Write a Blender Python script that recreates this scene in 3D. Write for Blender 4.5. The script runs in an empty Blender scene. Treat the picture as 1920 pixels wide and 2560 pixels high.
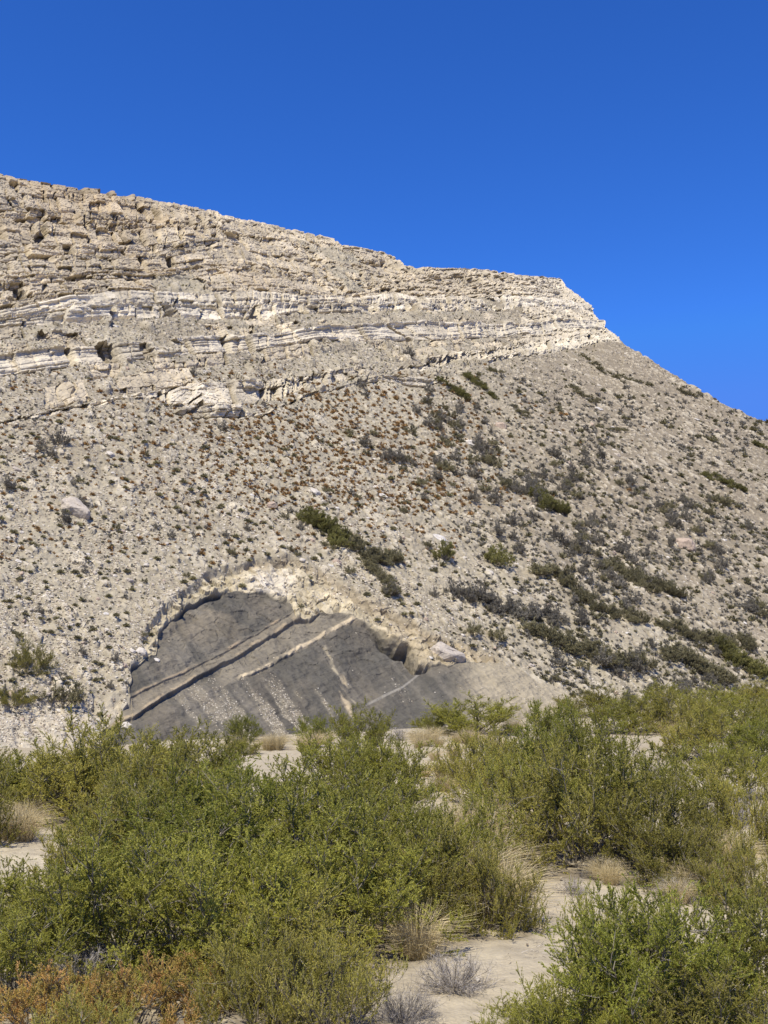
import bpy, bmesh, math, random
import numpy as np
from mathutils import Vector, Matrix, Euler

# ---------------------------------------------------------------- camera, sky, sun
FP = 2600.0                        # focal length in photo pixels (1920 x 2560)
PITCH = math.radians(9.2)
CAMH = 3.5
cP, sP = math.cos(PITCH), math.sin(PITCH)
sc = bpy.context.scene
C = sc.collection
cam = bpy.data.cameras.new('camera'); camo = bpy.data.objects.new('camera', cam); C.objects.link(camo)
cam.sensor_fit = 'VERTICAL'; cam.sensor_height = 36.0; cam.lens = 36.0 * FP / 2560.0
cam.clip_start = 0.1; cam.clip_end = 9000
camo.location = (0, 0, CAMH); camo.rotation_euler = (math.pi / 2 + PITCH, 0, 0)
sc.camera = camo

SUN_EL = math.radians(57); SUN_AZ = math.radians(202)     # azimuth clockwise from +Y (view direction)
world = bpy.data.worlds.new('World'); sc.world = world; world.use_nodes = True
wn = world.node_tree; wn.nodes.clear()
sky = wn.nodes.new('ShaderNodeTexSky'); sky.sky_type = 'NISHITA'; sky.sun_disc = False
sky.sun_elevation = SUN_EL; sky.sun_rotation = SUN_AZ
sky.altitude = 900; sky.air_density = 1.0; sky.dust_density = 0.0; sky.ozone_density = 4.0
# deepen the clear high-altitude sky: steeper gradient per channel
sep = wn.nodes.new('ShaderNodeSeparateColor'); comb = wn.nodes.new('ShaderNodeCombineColor'); wn.links.new(sky.outputs[0], sep.inputs[0])
for i_, (ref_, gain_, pw_, mx_) in enumerate([(.78, .19, 1.5, .6), (1.58, 1.04, 1.35, 1.8), (3.4, 4.8, 1.25, 6.2)]):
    d_ = wn.nodes.new('ShaderNodeMath'); d_.operation = 'DIVIDE'; d_.inputs[1].default_value = ref_; wn.links.new(sep.outputs[i_], d_.inputs[0])
    w_ = wn.nodes.new('ShaderNodeMath'); w_.operation = 'POWER'; w_.inputs[1].default_value = pw_; wn.links.new(d_.outputs[0], w_.inputs[0])
    m_ = wn.nodes.new('ShaderNodeMath'); m_.operation = 'MULTIPLY'; m_.inputs[1].default_value = gain_; wn.links.new(w_.outputs[0], m_.inputs[0])
    c_ = wn.nodes.new('ShaderNodeMath'); c_.operation = 'MINIMUM'; c_.inputs[1].default_value = mx_; wn.links.new(m_.outputs[0], c_.inputs[0]); wn.links.new(c_.outputs[0], comb.inputs[i_])
bg = wn.nodes.new('ShaderNodeBackground'); bg.inputs['Strength'].default_value = 0.125
wo = wn.nodes.new('ShaderNodeOutputWorld')
wn.links.new(comb.outputs[0], bg.inputs[0]); wn.links.new(bg.outputs[0], wo.inputs[0])
sd = bpy.data.lights.new('sun', 'SUN'); sd.energy = 5.0; sd.angle = math.radians(0.5); sd.color = (1.0, 0.93, 0.79)
so = bpy.data.objects.new('sun', sd); C.objects.link(so)
sdir = Vector((math.sin(SUN_AZ) * math.cos(SUN_EL), math.cos(SUN_AZ) * math.cos(SUN_EL), math.sin(SUN_EL)))
so.rotation_euler = sdir.to_track_quat('Z', 'Y').to_euler(); so.location = (-60, -60, 120)
sc.view_settings.view_transform = 'Standard'; sc.view_settings.look = 'None'
sc.view_settings.exposure = 0.2; sc.view_settings.gamma = 1.0
sc.cycles.max_bounces = 5; sc.cycles.diffuse_bounces = 3; sc.cycles.transmission_bounces = 3; sc.cycles.transparent_max_bounces = 4

# ---------------------------------------------------------------- numpy noise
def _h(ix, iy, seed):
    n = (ix.astype(np.int64) * 374761393 + iy.astype(np.int64) * 668265263 + seed * 2147483647 * 31) & 0xFFFFFFFF
    n = ((n ^ (n >> 13)) * 1274126177) & 0xFFFFFFFF
    n = ((n ^ (n >> 16)) * 2246822519) & 0xFFFFFFFF
    return ((n ^ (n >> 15)) & 0xFFFFFF) / float(0xFFFFFF)
def vn(x, y, seed=0):                                    # value noise, -1..1
    x = np.asarray(x, float); y = np.asarray(y, float)
    x, y = np.broadcast_arrays(x, y)
    ix = np.floor(x); iy = np.floor(y); fx = x - ix; fy = y - iy
    fx = fx * fx * (3 - 2 * fx); fy = fy * fy * (3 - 2 * fy)
    a = _h(ix, iy, seed); b = _h(ix + 1, iy, seed); c = _h(ix, iy + 1, seed); d = _h(ix + 1, iy + 1, seed)
    return ((a * (1 - fx) + b * fx) * (1 - fy) + (c * (1 - fx) + d * fx) * fy) * 2 - 1
def fbm(x, y, seed=0, octv=4, g=0.5):
    s = 0; a = 1; t = 0
    ca, sa = math.cos(0.6), math.sin(0.6)
    for i in range(octv):
        s = s + a * vn(x, y, seed + i * 17); t += a; a *= g
        x, y = (x * ca - y * sa) * 2.03 + 5.3, (x * sa + y * ca) * 2.03 + 1.7
    return s / t
def worley(x, y, seed=0):                                # F1, F2, id of nearest
    ix = np.floor(x); iy = np.floor(y)
    f1 = np.full(x.shape, 9.0); f2 = np.full(x.shape, 9.0); cid = np.zeros(x.shape)
    for dx in (-1, 0, 1):
        for dy in (-1, 0, 1):
            cx = ix + dx; cy = iy + dy
            px = cx + _h(cx, cy, seed); py = cy + _h(cx, cy, seed + 7)
            d = np.hypot(px - x, py - y); i = _h(cx, cy, seed + 13)
            m = d < f1
            f2 = np.where(m, f1, np.minimum(f2, d)); cid = np.where(m, i, cid); f1 = np.where(m, d, f1)
    return f1, f2, cid
def ss(a, b, x):
    t = np.clip((x - a) / (b - a), 0, 1); return t * t * (3 - 2 * t)
def ip(pts, X):
    p = np.array(pts, float); return np.interp(X, p[:, 0], p[:, 1])

# ---------------------------------------------------------------- materials
def mat_new(name):
    m = bpy.data.materials.new(name); m.use_nodes = True; nt = m.node_tree; nt.nodes.clear()
    o = nt.nodes.new('ShaderNodeOutputMaterial'); b = nt.nodes.new('ShaderNodeBsdfPrincipled')
    b.inputs['Roughness'].default_value = 0.95; b.inputs['Specular IOR Level'].default_value = 0.15
    nt.links.new(b.outputs[0], o.inputs[0]); return m, nt, b
def earth_mat(name, scale, bump, bump_scale, dist, var=0.35):
    """vertex colour times a fine procedural grain, with procedural bump"""
    m, nt, b = mat_new(name); N = nt.nodes.new; L = nt.links.new
    at = N('ShaderNodeAttribute'); at.attribute_name = 'col'
    geo = N('ShaderNodeNewGeometry')
    n1 = N('ShaderNodeTexNoise'); n1.inputs['Scale'].default_value = scale; n1.inputs['Detail'].default_value = 6; n1.inputs['Roughness'].default_value = 0.7
    L(geo.outputs['Position'], n1.inputs['Vector'])
    mr = N('ShaderNodeMapRange'); mr.inputs[1].default_value = 0.28; mr.inputs[2].default_value = 0.72; mr.inputs[3].default_value = 1 - var; mr.inputs[4].default_value = 1 + var
    L(n1.outputs[0], mr.inputs[0])
    mx = N('ShaderNodeMix'); mx.data_type = 'RGBA'; mx.blend_type = 'MULTIPLY'; mx.inputs[0].default_value = 1
    L(at.outputs['Color'], mx.inputs[6]); L(mr.outputs[0], mx.inputs[7]); L(mx.outputs[2], b.inputs['Base Color'])
    v = N('ShaderNodeTexVoronoi'); v.inputs['Scale'].default_value = bump_scale; L(geo.outputs['Position'], v.inputs['Vector'])
    ad = N('ShaderNodeMath'); ad.operation = 'ADD'; L(v.outputs['Distance'], ad.inputs[0]); L(n1.outputs[0], ad.inputs[1])
    bp = N('ShaderNodeBump'); bp.inputs['Strength'].default_value = bump; bp.inputs['Distance'].default_value = dist
    L(ad.outputs[0], bp.inputs['Height']); L(bp.outputs[0], b.inputs['Normal'])
    return m
def plant_mat(name, cols, transl=0.25, osc=0.25):
    """leaf / twig colours: ramp over a per-face random attribute 'tone', shifted a little per object"""
    m, nt, b = mat_new(name); N = nt.nodes.new; L = nt.links.new
    at = N('ShaderNodeAttribute'); at.attribute_name = 'tone'
    oi = N('ShaderNodeObjectInfo')
    r = N('ShaderNodeValToRGB'); el = r.color_ramp.elements
    while len(el) < len(cols): el.new(0.5)
    for i, (p, c) in enumerate(cols): el[i].position = p; el[i].color = (*c, 1)
    L(at.outputs['Fac'], r.inputs[0])
    mr = N('ShaderNodeMapRange'); mr.inputs[3].default_value = 1 - osc; mr.inputs[4].default_value = 1 + osc
    L(oi.outputs['Random'], mr.inputs[0])
    mx = N('ShaderNodeMix'); mx.data_type = 'RGBA'; mx.blend_type = 'MULTIPLY'; mx.inputs[0].default_value = 1
    L(r.outputs[0], mx.inputs[6]); L(mr.outputs[0], mx.inputs[7]); L(mx.outputs[2], b.inputs['Base Color'])
    b.inputs['Roughness'].default_value = 0.6; b.inputs['Specular IOR Level'].default_value = 0.3
    if transl > 0:
        t = N('ShaderNodeBsdfTranslucent'); L(mx.outputs[2], t.inputs[0]); ms = N('ShaderNodeMixShader'); ms.inputs[0].default_value = transl
        out = [n for n in nt.nodes if n.type == 'OUTPUT_MATERIAL'][0]
        L(b.outputs[0], ms.inputs[1]); L(t.outputs[0], ms.inputs[2]); L(ms.outputs[0], out.inputs[0])
    return m
M_HILL = earth_mat('layered_rock_and_scree', 3.0, 0.8, 2.6, 0.12, 0.22)
M_GROUND = earth_mat('pale_sand', 9.0, 0.5, 22.0, 0.02, 0.16)
M_STONE = earth_mat('pale_stone', 5.0, 0.5, 6.0, 0.05, 0.25)
LEAF = {
 'green': plant_mat('green_leaf', [(0, (.15, .14, .025)), (.45, (.36, .35, .06)), (.8, (.50, .485, .095)), (1, (.66, .60, .19))], .45, .22),
 'bright': plant_mat('bright_green_leaf', [(0, (.13, .13, .02)), (.5, (.32, .34, .05)), (1, (.55, .54, .10))], .4, .25),
 'olive': plant_mat('olive_leaf', [(0, (.18, .16, .03)), (.5, (.39, .36, .07)), (.88, (.54, .47, .12)), (1, (.62, .42, .15))], .4, .25),
 'rust': plant_mat('rusty_leaf', [(0, (.22, .18, .04)), (.3, (.38, .31, .07)), (.6, (.50, .34, .10)), (.85, (.62, .36, .14)), (1, (.68, .42, .2))], .3),
 'grey': plant_mat('grey_leaf', [(0, (.12, .11, .085)), (.5, (.25, .228, .18)), (1, (.40, .365, .28))], .2),
 'dusty': plant_mat('dusty_olive_leaf', [(0, (.12, .108, .055)), (.5, (.25, .225, .115)), (1, (.38, .34, .19))], .2),
 'mat': plant_mat('mat_leaf', [(0, (.10, .095, .025)), (.5, (.205, .195, .055)), (1, (.31, .29, .10))], .2),
 'brown': plant_mat('brown_tuft_leaf', [(0, (.13, .08, .035)), (.5, (.30, .19, .08)), (1, (.52, .31, .12))], .15),
 'straw': plant_mat('straw', [(0, (.32, .25, .12)), (.5, (.56, .46, .25)), (1, (.76, .64, .38))], .2, .1),
 'wood': plant_mat('dark_wood', [(0, (.05, .04, .028)), (.6, (.14, .12, .09)), (1, (.38, .34, .27))], 0),
 'dead': plant_mat('grey_dead_wood', [(0, (.07, .06, .05)), (.5, (.20, .175, .145)), (1, (.58, .53, .46))], 0),
}

# ---------------------------------------------------------------- mesh helpers
def np_mesh(name, V, F, mat, attr=None, smooth=False, corner=4):
    """V (n,3); F (m,k) all the same k; attr: ('col', (n,3)) or ('tone', (n,))"""
    me = bpy.data.meshes.new(name); V = np.asarray(V, np.float32); F = np.asarray(F, np.int32)
    k = F.shape[1]
    me.vertices.add(len(V)); me.vertices.foreach_set('co', V.ravel())
    me.loops.add(F.size); me.loops.foreach_set('vertex_index', F.ravel())
    me.polygons.add(len(F)); me.polygons.foreach_set('loop_start', np.arange(0, F.size, k, dtype=np.int32))
    try: me.polygons.foreach_set('loop_total', np.full(len(F), k, np.int32))
    except Exception: pass
    me.polygons.foreach_set('use_smooth', np.full(len(F), smooth, bool))
    me.materials.append(mat)
    if attr is not None:
        an, av = attr
        if an == 'col':
            a = me.attributes.new('col', 'FLOAT_COLOR', 'POINT'); cc = np.ones((len(V), 4), np.float32); cc[:, :3] = av
            a.data.foreach_set('color', cc.ravel())
        else:
            a = me.attributes.new('tone', 'FLOAT', 'POINT'); a.data.foreach_set('value', np.asarray(av, np.float32))
    me.update(calc_edges=True)
    return me
def link(name, me, parent=None):
    o = bpy.data.objects.new(name, me); C.objects.link(o)
    if parent: o.parent = parent
    return o
def tag(o, label=None, cat=None, group=None, kind=None):
    if label: o['label'] = label
    if cat: o['category'] = cat
    if group: o['group'] = group
    if kind: o['kind'] = kind
    return o

# ---------------------------------------------------------------- picture <-> world
def px_uv(X, Y):
    x = (np.asarray(X, float) - 960) / FP; yv = (1280 - np.asarray(Y, float)) / FP
    y = cP - yv * sP; return x / y, (sP + yv * cP) / y
def uv_px(u, v):
    Y = 1280 - FP * np.tan(np.arctan(v) - PITCH); X = 960 + FP * u / (cP + v * sP); return X, Y

def ground_z(x, y):
    x = np.asarray(x, float); y = np.asarray(y, float)
    far = np.clip(y - 10, 0, 90)
    z = 0.015 * far + 0.035 * np.clip(x, 0, 60) * ss(20, 80, y)
    z = z + 0.16 * fbm(x * .11, y * .11, 3, 3) + 0.05 * fbm(x * .6, y * .6, 5, 3)
    return z * ss(-60, 5, y + 0 * x) - 0.0

# ---------------------------------------------------------------- the hill
A_ = math.radians(37); S_ = 0.78; D0 = 46.0
NH = np.array([math.sin(A_), -math.cos(A_), 0.0])                  # outward horizontal direction of the hill face
NF = np.array([math.sin(A_) * S_, -math.cos(A_) * S_, 1.0]); NF /= np.linalg.norm(NF)
SKY = [(-900, 370), (-400, 410), (0, 449), (60, 458), (116, 467), (200, 478), (312, 494), (400, 509), (498, 527), (538, 527), (551, 541), (648, 550), (764, 576), (833, 594), (858, 611), (900, 616),
       (960, 625), (990, 638), (1018, 655), (1060, 663), (1111, 669), (1215, 677), (1260, 684), (1296, 690), (1350, 690), (1404, 692), (1413, 714), (1452, 738), (1475, 764), (1480, 784), (1492, 800),
       (1504, 819), (1525, 834), (1545, 850), (1553, 864), (1620, 908), (1713, 966), (1805, 1018), (1920, 1065), (2200, 1205), (2900, 1500)]
K = [
 [(-900, 1120), (0, 1090), (200, 1078), (405, 1045), (492, 1068), (654, 1056), (752, 998), (955, 952), (1075, 962), (1180, 915), (1300, 882), (1545, 864), (1700, 960)],
 [(-900, 1090), (0, 1060), (208, 1024), (341, 998), (521, 972), (636, 963), (752, 946), (955, 905), (1075, 890), (1200, 865), (1300, 852), (1540, 846), (1700, 930)],
 [(-900, 1010), (0, 955), (220, 927), (405, 909), (579, 892), (769, 862), (960, 848), (1075, 850), (1200, 838), (1300, 832), (1525, 834), (1700, 900)],
 [(-900, 950), (0, 898), (214, 880), (347, 874), (509, 857), (665, 846), (810, 825), (960, 808), (1163, 803), (1300, 808), (1504, 815), (1700, 880)],
 [(-900, 860), (0, 830), (116, 822), (278, 817), (405, 811), (550, 808), (694, 802), (810, 790), (960, 770), (1150, 770), (1300, 775), (1490, 792), (1700, 850)],
 [(-900, 800), (0, 785), (93, 770), (260, 747), (521, 744), (741, 750), (810, 745), (960, 730), (1150, 738), (1300, 750), (1475, 765), (1700, 830)],
 [(-900, 650), (0, 655), (260, 650), (370, 645), (555, 620), (800, 650), (960, 685), (1200, 715), (1400, 722), (1452, 742), (1700, 800)],
]
SCARP = [(238, 1880), (262, 1812), (322, 1766), (326, 1700), (330, 1664), (352, 1648), (388, 1620), (401, 1569), (444, 1519), (501, 1482), (551, 1472), (589, 1460), (639, 1464), (676, 1469), (702, 1482), (733, 1497), (748, 1532),
         (783, 1534), (808, 1519), (890, 1532), (921, 1551), (977, 1582), (1002, 1601), (1034, 1607), (1053, 1645), (1068, 1654), (1128, 1652), (1165, 1645), (1210, 1645), (1261, 1656), (1307, 1679), (1365, 1708),
         (1423, 1728), (1440, 1760), (1330, 1880)]
RIM = [(330, 1700), (350, 1600), (400, 1530), (430, 1500), (500, 1450), (560, 1418), (626, 1404), (700, 1402), (760, 1415), (827, 1450), (920, 1500), (1000, 1545), (1065, 1585), (1150, 1605), (1230, 1640), (1330, 1700),
       (1200, 1900), (400, 1900)]
BED1 = [(200, 1800), (338, 1733), (451, 1670), (576, 1601), (664, 1551), (727, 1519), (830, 1470)]
BED2 = [(240, 1822), (335, 1795), (445, 1714), (514, 1664), (601, 1620), (651, 1588), (739, 1538), (789, 1530), (830, 1505)]
BED3 = [(560, 1700), (608, 1675), (664, 1651), (702, 1626), (796, 1582), (883, 1544), (920, 1530)]
def sdf(poly, X, Y):                                                # signed distance, positive inside
    P = np.array(poly, float); n = len(P); d = np.full(X.shape, 1e9); ins = np.zeros(X.shape, bool)
    for i in range(n):
        a = P[i]; b = P[(i + 1) % n]; ab = b - a
        t = np.clip(((X - a[0]) * ab[0] + (Y - a[1]) * ab[1]) / (ab @ ab), 0, 1)
        d = np.minimum(d, np.hypot(X - a[0] - t * ab[0], Y - a[1] - t * ab[1]))
        c = ((a[1] > Y) != (b[1] > Y)) & (X < (b[0] - a[0]) * (Y - a[1]) / (b[1] - a[1] + 1e-9) + a[0]); ins ^= c
    return np.where(ins, d, -d)

NC, NR, NX = 1700, 1020, 26
U0, U1 = -0.56, 0.56
us = np.linspace(U0, U1, NC)
_X = np.linspace(-900, 2900, 1600); _u, _v = px_uv(_X, ip(SKY, _X)); vsky = np.interp(us, _u, _v)
cc_ = math.cos(A_) - us * math.sin(A_)
# foot of the hill: where the plane meets the ground, a little below it
yb = D0 / cc_
for _ in range(12): yb = (D0 + ground_z(us * yb, yb) / S_) / cc_
yb -= 2.0
vb = (S_ * (yb * cc_ - D0) - CAMH) / yb
TT = np.linspace(0, 1, NR)
UU, T2 = np.meshgrid(us, TT, indexing='ij')
_k = np.exp(-np.linspace(-2.2, 2.2, 181) ** 2); _k /= _k.sum()
vsm = np.convolve(np.pad(vsky, 90, mode='edge'), _k, 'valid'); _pt = 7
VV = vb[:, None] * (1 - T2) + vsm[:, None] * T2 + (vsky - vsm)[:, None] * T2 ** _pt
CC = cc_[:, None] * np.ones_like(VV)
YY = (CAMH + S_ * D0) / (S_ * CC - VV)
XX = UU * YY; ZZ = CAMH + VV * YY
PX, PY = uv_px(UU, VV)
pp = XX * math.cos(A_) + YY * math.sin(A_)                            # metres along strike
qq = -XX * math.sin(A_) + YY * math.cos(A_) - D0                      # metres into the slope
mpp = YY / FP                                                         # metres per photo pixel

# strata level L: 0 below band C, k between control lines
warp = 2.5 * fbm(pp * .03, qq * .03, 40, 3) + 2.0 * fbm(pp * .2, qq * .2, 43, 2)
lines = [ip(k, PX) for k in K] + [ip(SKY, PX) - 2]
for i in range(len(lines) - 2, -1, -1): lines[i] = np.maximum(lines[i], lines[i + 1] + 3)
PYw = PY + warp * ss(690, 760, PY + 0 * PX) * 1.0
L = np.zeros_like(PY)
for i in range(len(lines) - 1):
    t = np.clip((lines[i] - PYw) / (lines[i] - lines[i + 1]), 0, 1); L = L + t
L = np.where(PYw > lines[0], -1 + 0 * L, L)                           # -1: talus below band C
L = np.clip(L, -1, 6.999)
band_top = [lines[i + 1] for i in range(7)]
nsub =   [2, 2, 1, 3, 2, 6, 6]                                        # beds inside each interval
hard =   [.85, .45, 1.0, .40, 1.0, .85, 1.0]
Li = np.clip(np.floor(L), 0, 6).astype(int)
tt = L - Li
bedh_px = np.zeros_like(L); hd = np.zeros_like(L); bed = np.zeros_like(L); bt = np.zeros_like(L)
for k in range(7):
    m = (Li == k) & (L >= 0)
    th = (lines[k] - lines[k + 1])[m]
    # uneven bed thickness through a monotone warp of t
    t = tt[m]; n = nsub[k]
    t = t + 0.35 / n * np.sin(t * n * 2.3 + k) * (t * (1 - t) * 4)
    b = np.floor(np.clip(t, 0, .9999) * n); bt[m] = np.clip(t * n - b, 0, 1); bed[m] = b + 10 * k
    bedh_px[m] = th / n; hd[m] = hard[k]
hd *= (L >= 0)
# patchiness: where beds are buried under scree
pn = fbm(pp * .022 + 3, L * 1.1, 77, 3)
pn2 = fbm(pp * .05, qq * .05, 79, 3)
cover = np.where((Li == 0), ss(.12, -.12, pn + .25 * ss(500, 300, PX) + .0 * PX), ss(.42, .1, pn * .6 + pn2 * .6))
cover = np.where((Li == 2) | (Li == 4), ss(.85, .55, pn2 + pn * .3 + .25 * fbm(pp * .16, qq * .16, 80, 2)), cover)
cover = np.where((Li == 0) & (PX < 330), cover * ss(.0, .3, pn2), cover)
nose = ss(1150, 1400, PX)
cover = np.where(L >= 0, np.maximum(cover, nose * ss(-.5, .1, pn2 + .3)), 0)
hd = np.maximum(hd, (L > .1) * nose * .75)
endm = ss(1555, 1535, PX + 14 * vn(PY * .05, PX * .02, 9)); 
bedm = np.minimum(bedh_px * mpp, 9.0)                                 # bed height in metres
thin0 = np.where((Li == 2) | (Li == 4), .3, 1.0)
# joints: blocks along each bed
bw = (1.2 + 3.0 * _h(bed, bed * 0, 5) + bedm * .75) * np.where(L > 5, 1.5, 1)
jp = (pp + .9 * vn(pp * .3, qq * .3, 12)) / bw + _h(bed, bed * 0 + 1, 6) * 50
jc = np.floor(jp); jf = jp - jc
rnd = _h(jc, bed, 21); rnd2 = _h(jc, bed, 22)
edge = np.minimum(jf, 1 - jf) * bw
wide = .3 + 1.1 * (_h(jc, bed, 24) > .82)
crack = (1 - ss(.5, 1.0, edge / wide)) * (rnd2 > .45)
pres = (np.clip(cover, 0, 1) * (.35 + .65 * (hd > .5)) * (hd > 0) > .12 + .6 * _h(jc, bed, 23)) * 1.0
rock = np.clip(hd * (.08 + .92 * np.maximum(pres, (cover > .93) * (hd > .5))), 0, 1) * (L >= 0) * endm
saw = (bt - .5) + .08 * vn(pp * .5, bt * 3, 8)
D = rock * (np.where(thin0 < 1, np.minimum(bedm, 4.0), bedm) * 1.04 * saw + ((rnd - .5) * .75 + (_h(bed, bed * 0 + 3, 9) - .5) * .7) * np.minimum(bedm, 2.5) - crack * (1.0 + .8 * (wide > 1)))
D -= rock * (rnd2 > .94) * 2.0 * ss(.15, .3, jf) * ss(.85, .7, jf)     # dropped blocks: dark clefts
D -= rock * 0.9 * (1 - ss(0.0, .16, bt)) * (rnd > .3)                 # undercut at each bed foot
thin = np.where((Li == 2) | (Li == 4), .3, 1.0)
# courses of smaller blocks inside each bed
ns = np.where(thin < 1, 3, 2); sb = np.floor(bt * ns + .25 * vn(pp * .12, L * 3, 57)); st_ = bt * ns - np.floor(bt * ns)
j2 = (pp + .5 * vn(pp * .5, qq * .5, 13)) / (bw * .38) + _h(bed * 7 + sb, sb, 58) * 30; j2c = np.floor(j2); e2 = np.minimum(j2 - j2c, 1 - (j2 - j2c)) * bw * .38
r2 = _h(j2c, bed * 7 + sb, 59); r3 = _h(j2c, bed * 7 + sb, 63)
D += rock * thin * ((r2 - .5) * 1.0 - .55 * (1 - ss(.1, .32, e2)) * (r3 > .4) - .35 * (1 - ss(0, .2, st_)) * (r3 > .3) - .9 * (r3 > .93))
f1, f2, cid = worley(pp / 1.3, qq / .9 + 3 * bt, 31)
D += rock * thin * ((cid - .5) * .25 - .15 * (1 - ss(0, .12, f2 - f1)))
D += rock * (.2 * fbm(pp * .9, (qq + bt * 2) * 1.0, 52, 3)) + rock * (thin < 1) * .22 * vn(pp * .15, L * 14, 55)
D += rock * .7 * fbm(pp * .07, qq * .09, 56, 2)
P3 = np.stack([XX, YY, ZZ], -1)
# large undulations, gullies down the fall line, rubble
und = 1.6 * fbm(pp * .018, qq * .012, 60, 3) + .5 * fbm(pp * .09, qq * .06, 61, 3)
edgefade = .6 + .4 * ss(1.0, .985, T2)
gul = np.abs(vn(pp * .16 + .6 * vn(pp * .05, qq * .05, 66), qq * .012, 67)) - .4
sN = und * edgefade * ss(0, .06, T2) + .35 * gul * edgefade * ss(900, 1500, PX)
sc_ = sdf(SCARP, PX + 5 * vn(PX * .04, PY * .04, 90), PY + 5 * vn(PX * .04, PY * .04, 92))
scin = ss(-1, 4, sc_); scd = ss(-1, 1, (sc_ - 2) / (3.5 + 9 * ss(.1, .4, vn(PX * .02, PY * .02, 98)) * ss(960, 900, PX)) )
rim = sdf(RIM, PX + 8 * vn(PX * .03, PY * .03, 94), PY + 8 * vn(PX * .03, PY * .03, 95)); rimin = ss(-6, 12, rim + 5 * vn(pp * .7, qq * .7, 89))
talus = (1 - rock) * (1 - scin)
w1, w2, wid = worley(pp / .55, qq / .8, 35)
rub = np.where(wid > .45, (wid - .45) * ss(.55, .25, w1), 0)
w1b, w2b, widb = worley(pp / 1.7, qq / 2.3, 36)
rub2 = np.where(widb > .72, (widb - .5) * ss(.5, .2, w1b), 0)
sN += talus * (.42 * rub + (.35 + 1.0 * (L >= 0)) * rub2 + .14 * fbm(pp * 1.7, qq * 1.7, 37, 3)) * ss(0, .03, T2) * edgefade
D += (1 - rock) * (1 - rimin) * ss(1200, 600, PY) * ss(-.1, .5, fbm(pp * .25, qq * .5, 38, 3)) * .6 * edgefade

# the scarp: a bite out of the toe of the slope, with tilted beds
dep = ip([(320, .45), (500, .45), (700, .4), (860, .5), (960, .7), (1040, .65), (1160, .35), (1400, .2)], PX) * ss(1900, 1600, PY) + 1.7 * ss(940, 1000, PX) * ss(1085, 1066, PX) * ss(1668, 1650, PY) * ss(0, 5, sc_) * ss(26, 15, sc_) + .3 * ss(0, 4, sc_) * ss(13, 7, sc_) * (PX < 720) * (PY < 1640) * ss(-.1, .1, vn(PX * .02, PX * 0, 99))
l1 = PY - ip(BED1, PX) + 1.2 * vn(PX * .05, PX * 0, 101); l2 = PY - ip(BED2, PX) + 1.6 * vn(PX * .05, PX * 0, 102); l3 = PY - ip(BED3, PX) + 1.5 * vn(PX * .05, PX * 0, 103)
bx = ss(815, 780, PX); b3x = ss(600, 615, PX) * ss(905, 880, PX)
slab = bx * (ss(3, -2, l2) * ss(-34, -4, l2) * .13 - ss(-1, 4, l2) * .12 * ss(60, 10, l2)) + bx * (ss(7, 3, l1) * ss(-9, 1, l1) * .10)
gapm = (l2 > 0) & (l3 < 0) & (PX > 540)
slab = slab + b3x * (ss(3, -2, l3) * ss(-16, -4, l3) * .11 * (1 + .6 * vn(PX * .12, PX * 0, 105)))
fanr = fbm(pp * .8, qq * .04, 110, 3)
scar = -dep * scd + scin * (slab + .10 * fbm(pp * 1.1, qq * .25, 111, 4) + .22 * fbm(PX * .009 + PY * .004, PY * .009, 113, 3) + .14 * fbm(PX * .02 + PY * .03, PY * .03, 112, 4))
scar += scin * .2 * ss(1640, 1660, PY) * ss(1040, 1110, PX) * (PX < 1420) * ss(-30, 20, PY - ip([(940, 1740), (1080, 1660), (1420, 1640)], PX))
apr = rimin * (1 - scin)
scar += -apr * (.28 + .25 * fbm(pp * .7, qq * .7, 114, 3)) + (1 - rimin) * ss(-30, -6, rim) * .14 * ss(1500, 1650, 3100 - PY)
# rough pale head rocks
hw1, hw2, hid = worley(pp / .5, qq / .45, 115)
scar += apr * ((hid - .5) * .30 + .12 * fbm(pp * 2.5, qq * 2.5, 116, 3))
sw1, sw2, swid = worley((pp + .3 * qq) / .9, qq / .5, 130)
scar += scin * ss(1720, 1600, PY) * ((swid - .5) * .07 - .025 * (1 - ss(0, .1, sw2 - sw1)))
sN += scar
# bank at lower left
bank = (PX < 330) * ss(1725, 1765, PY + 8 * vn(PX * .03, PX * 0, 120) + (330 - PX) * .0) * ss(360, 250, PX)
sN += -bank * .4 * ss(1900, 1750, PY) + bank * (.25 * fbm(pp * .9, qq * .9, 121, 4))
# big boulder lodged right of the scarp mouth
fade = ss(0, .012, T2)
PD = P3 + NH * (D * edgefade * .98 + D * .02)[..., None] + NF * sN[..., None]
skyl = ss(.985, 1, T2); PD[..., 2] += skyl * rock * .0
HILLP = PD                                                              # (NC, NR, 3)

# colour of the stone itself
def mixc(c0, c1, m): return c0 * (1 - m[..., None]) + c1 * m[..., None]
A = lambda *c: np.array(c)
sh = lambda f: f[..., None]
n_big = fbm(pp * .02, qq * .02, 201, 4); n_mid = fbm(pp * .12, qq * .12, 202, 4); n_fine = fbm(pp * .9, qq * .9, 203, 4); n_str = fbm(pp * .5, qq * .03, 204, 4)
col = np.ones(PX.shape + (3,)) * A(.36, .322, .25)
col = mixc(col, A(.285, .25, .192), ss(-.2, .5, n_mid))
col = mixc(col, A(.235, .20, .152), ss(1000, 1600, PX) * .9 * ss(1700, 1250, PY))
col = mixc(col, A(.39, .345, .26), ss(1350, 1550, PY) * ss(1500, 900, PX) * .7)
col = mixc(col, A(.52, .47, .385), talus * ss(.45, .8, wid) * ss(.4, .25, w1) * .75)
col = mixc(col, A(.55, .50, .41), talus * (widb > .86) * ss(.45, .3, w1b) * .5)
col = mixc(col, A(.24, .205, .16), talus * ss(.1, .5, n_str) * ss(1000, 1500, PX) * .6)
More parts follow.
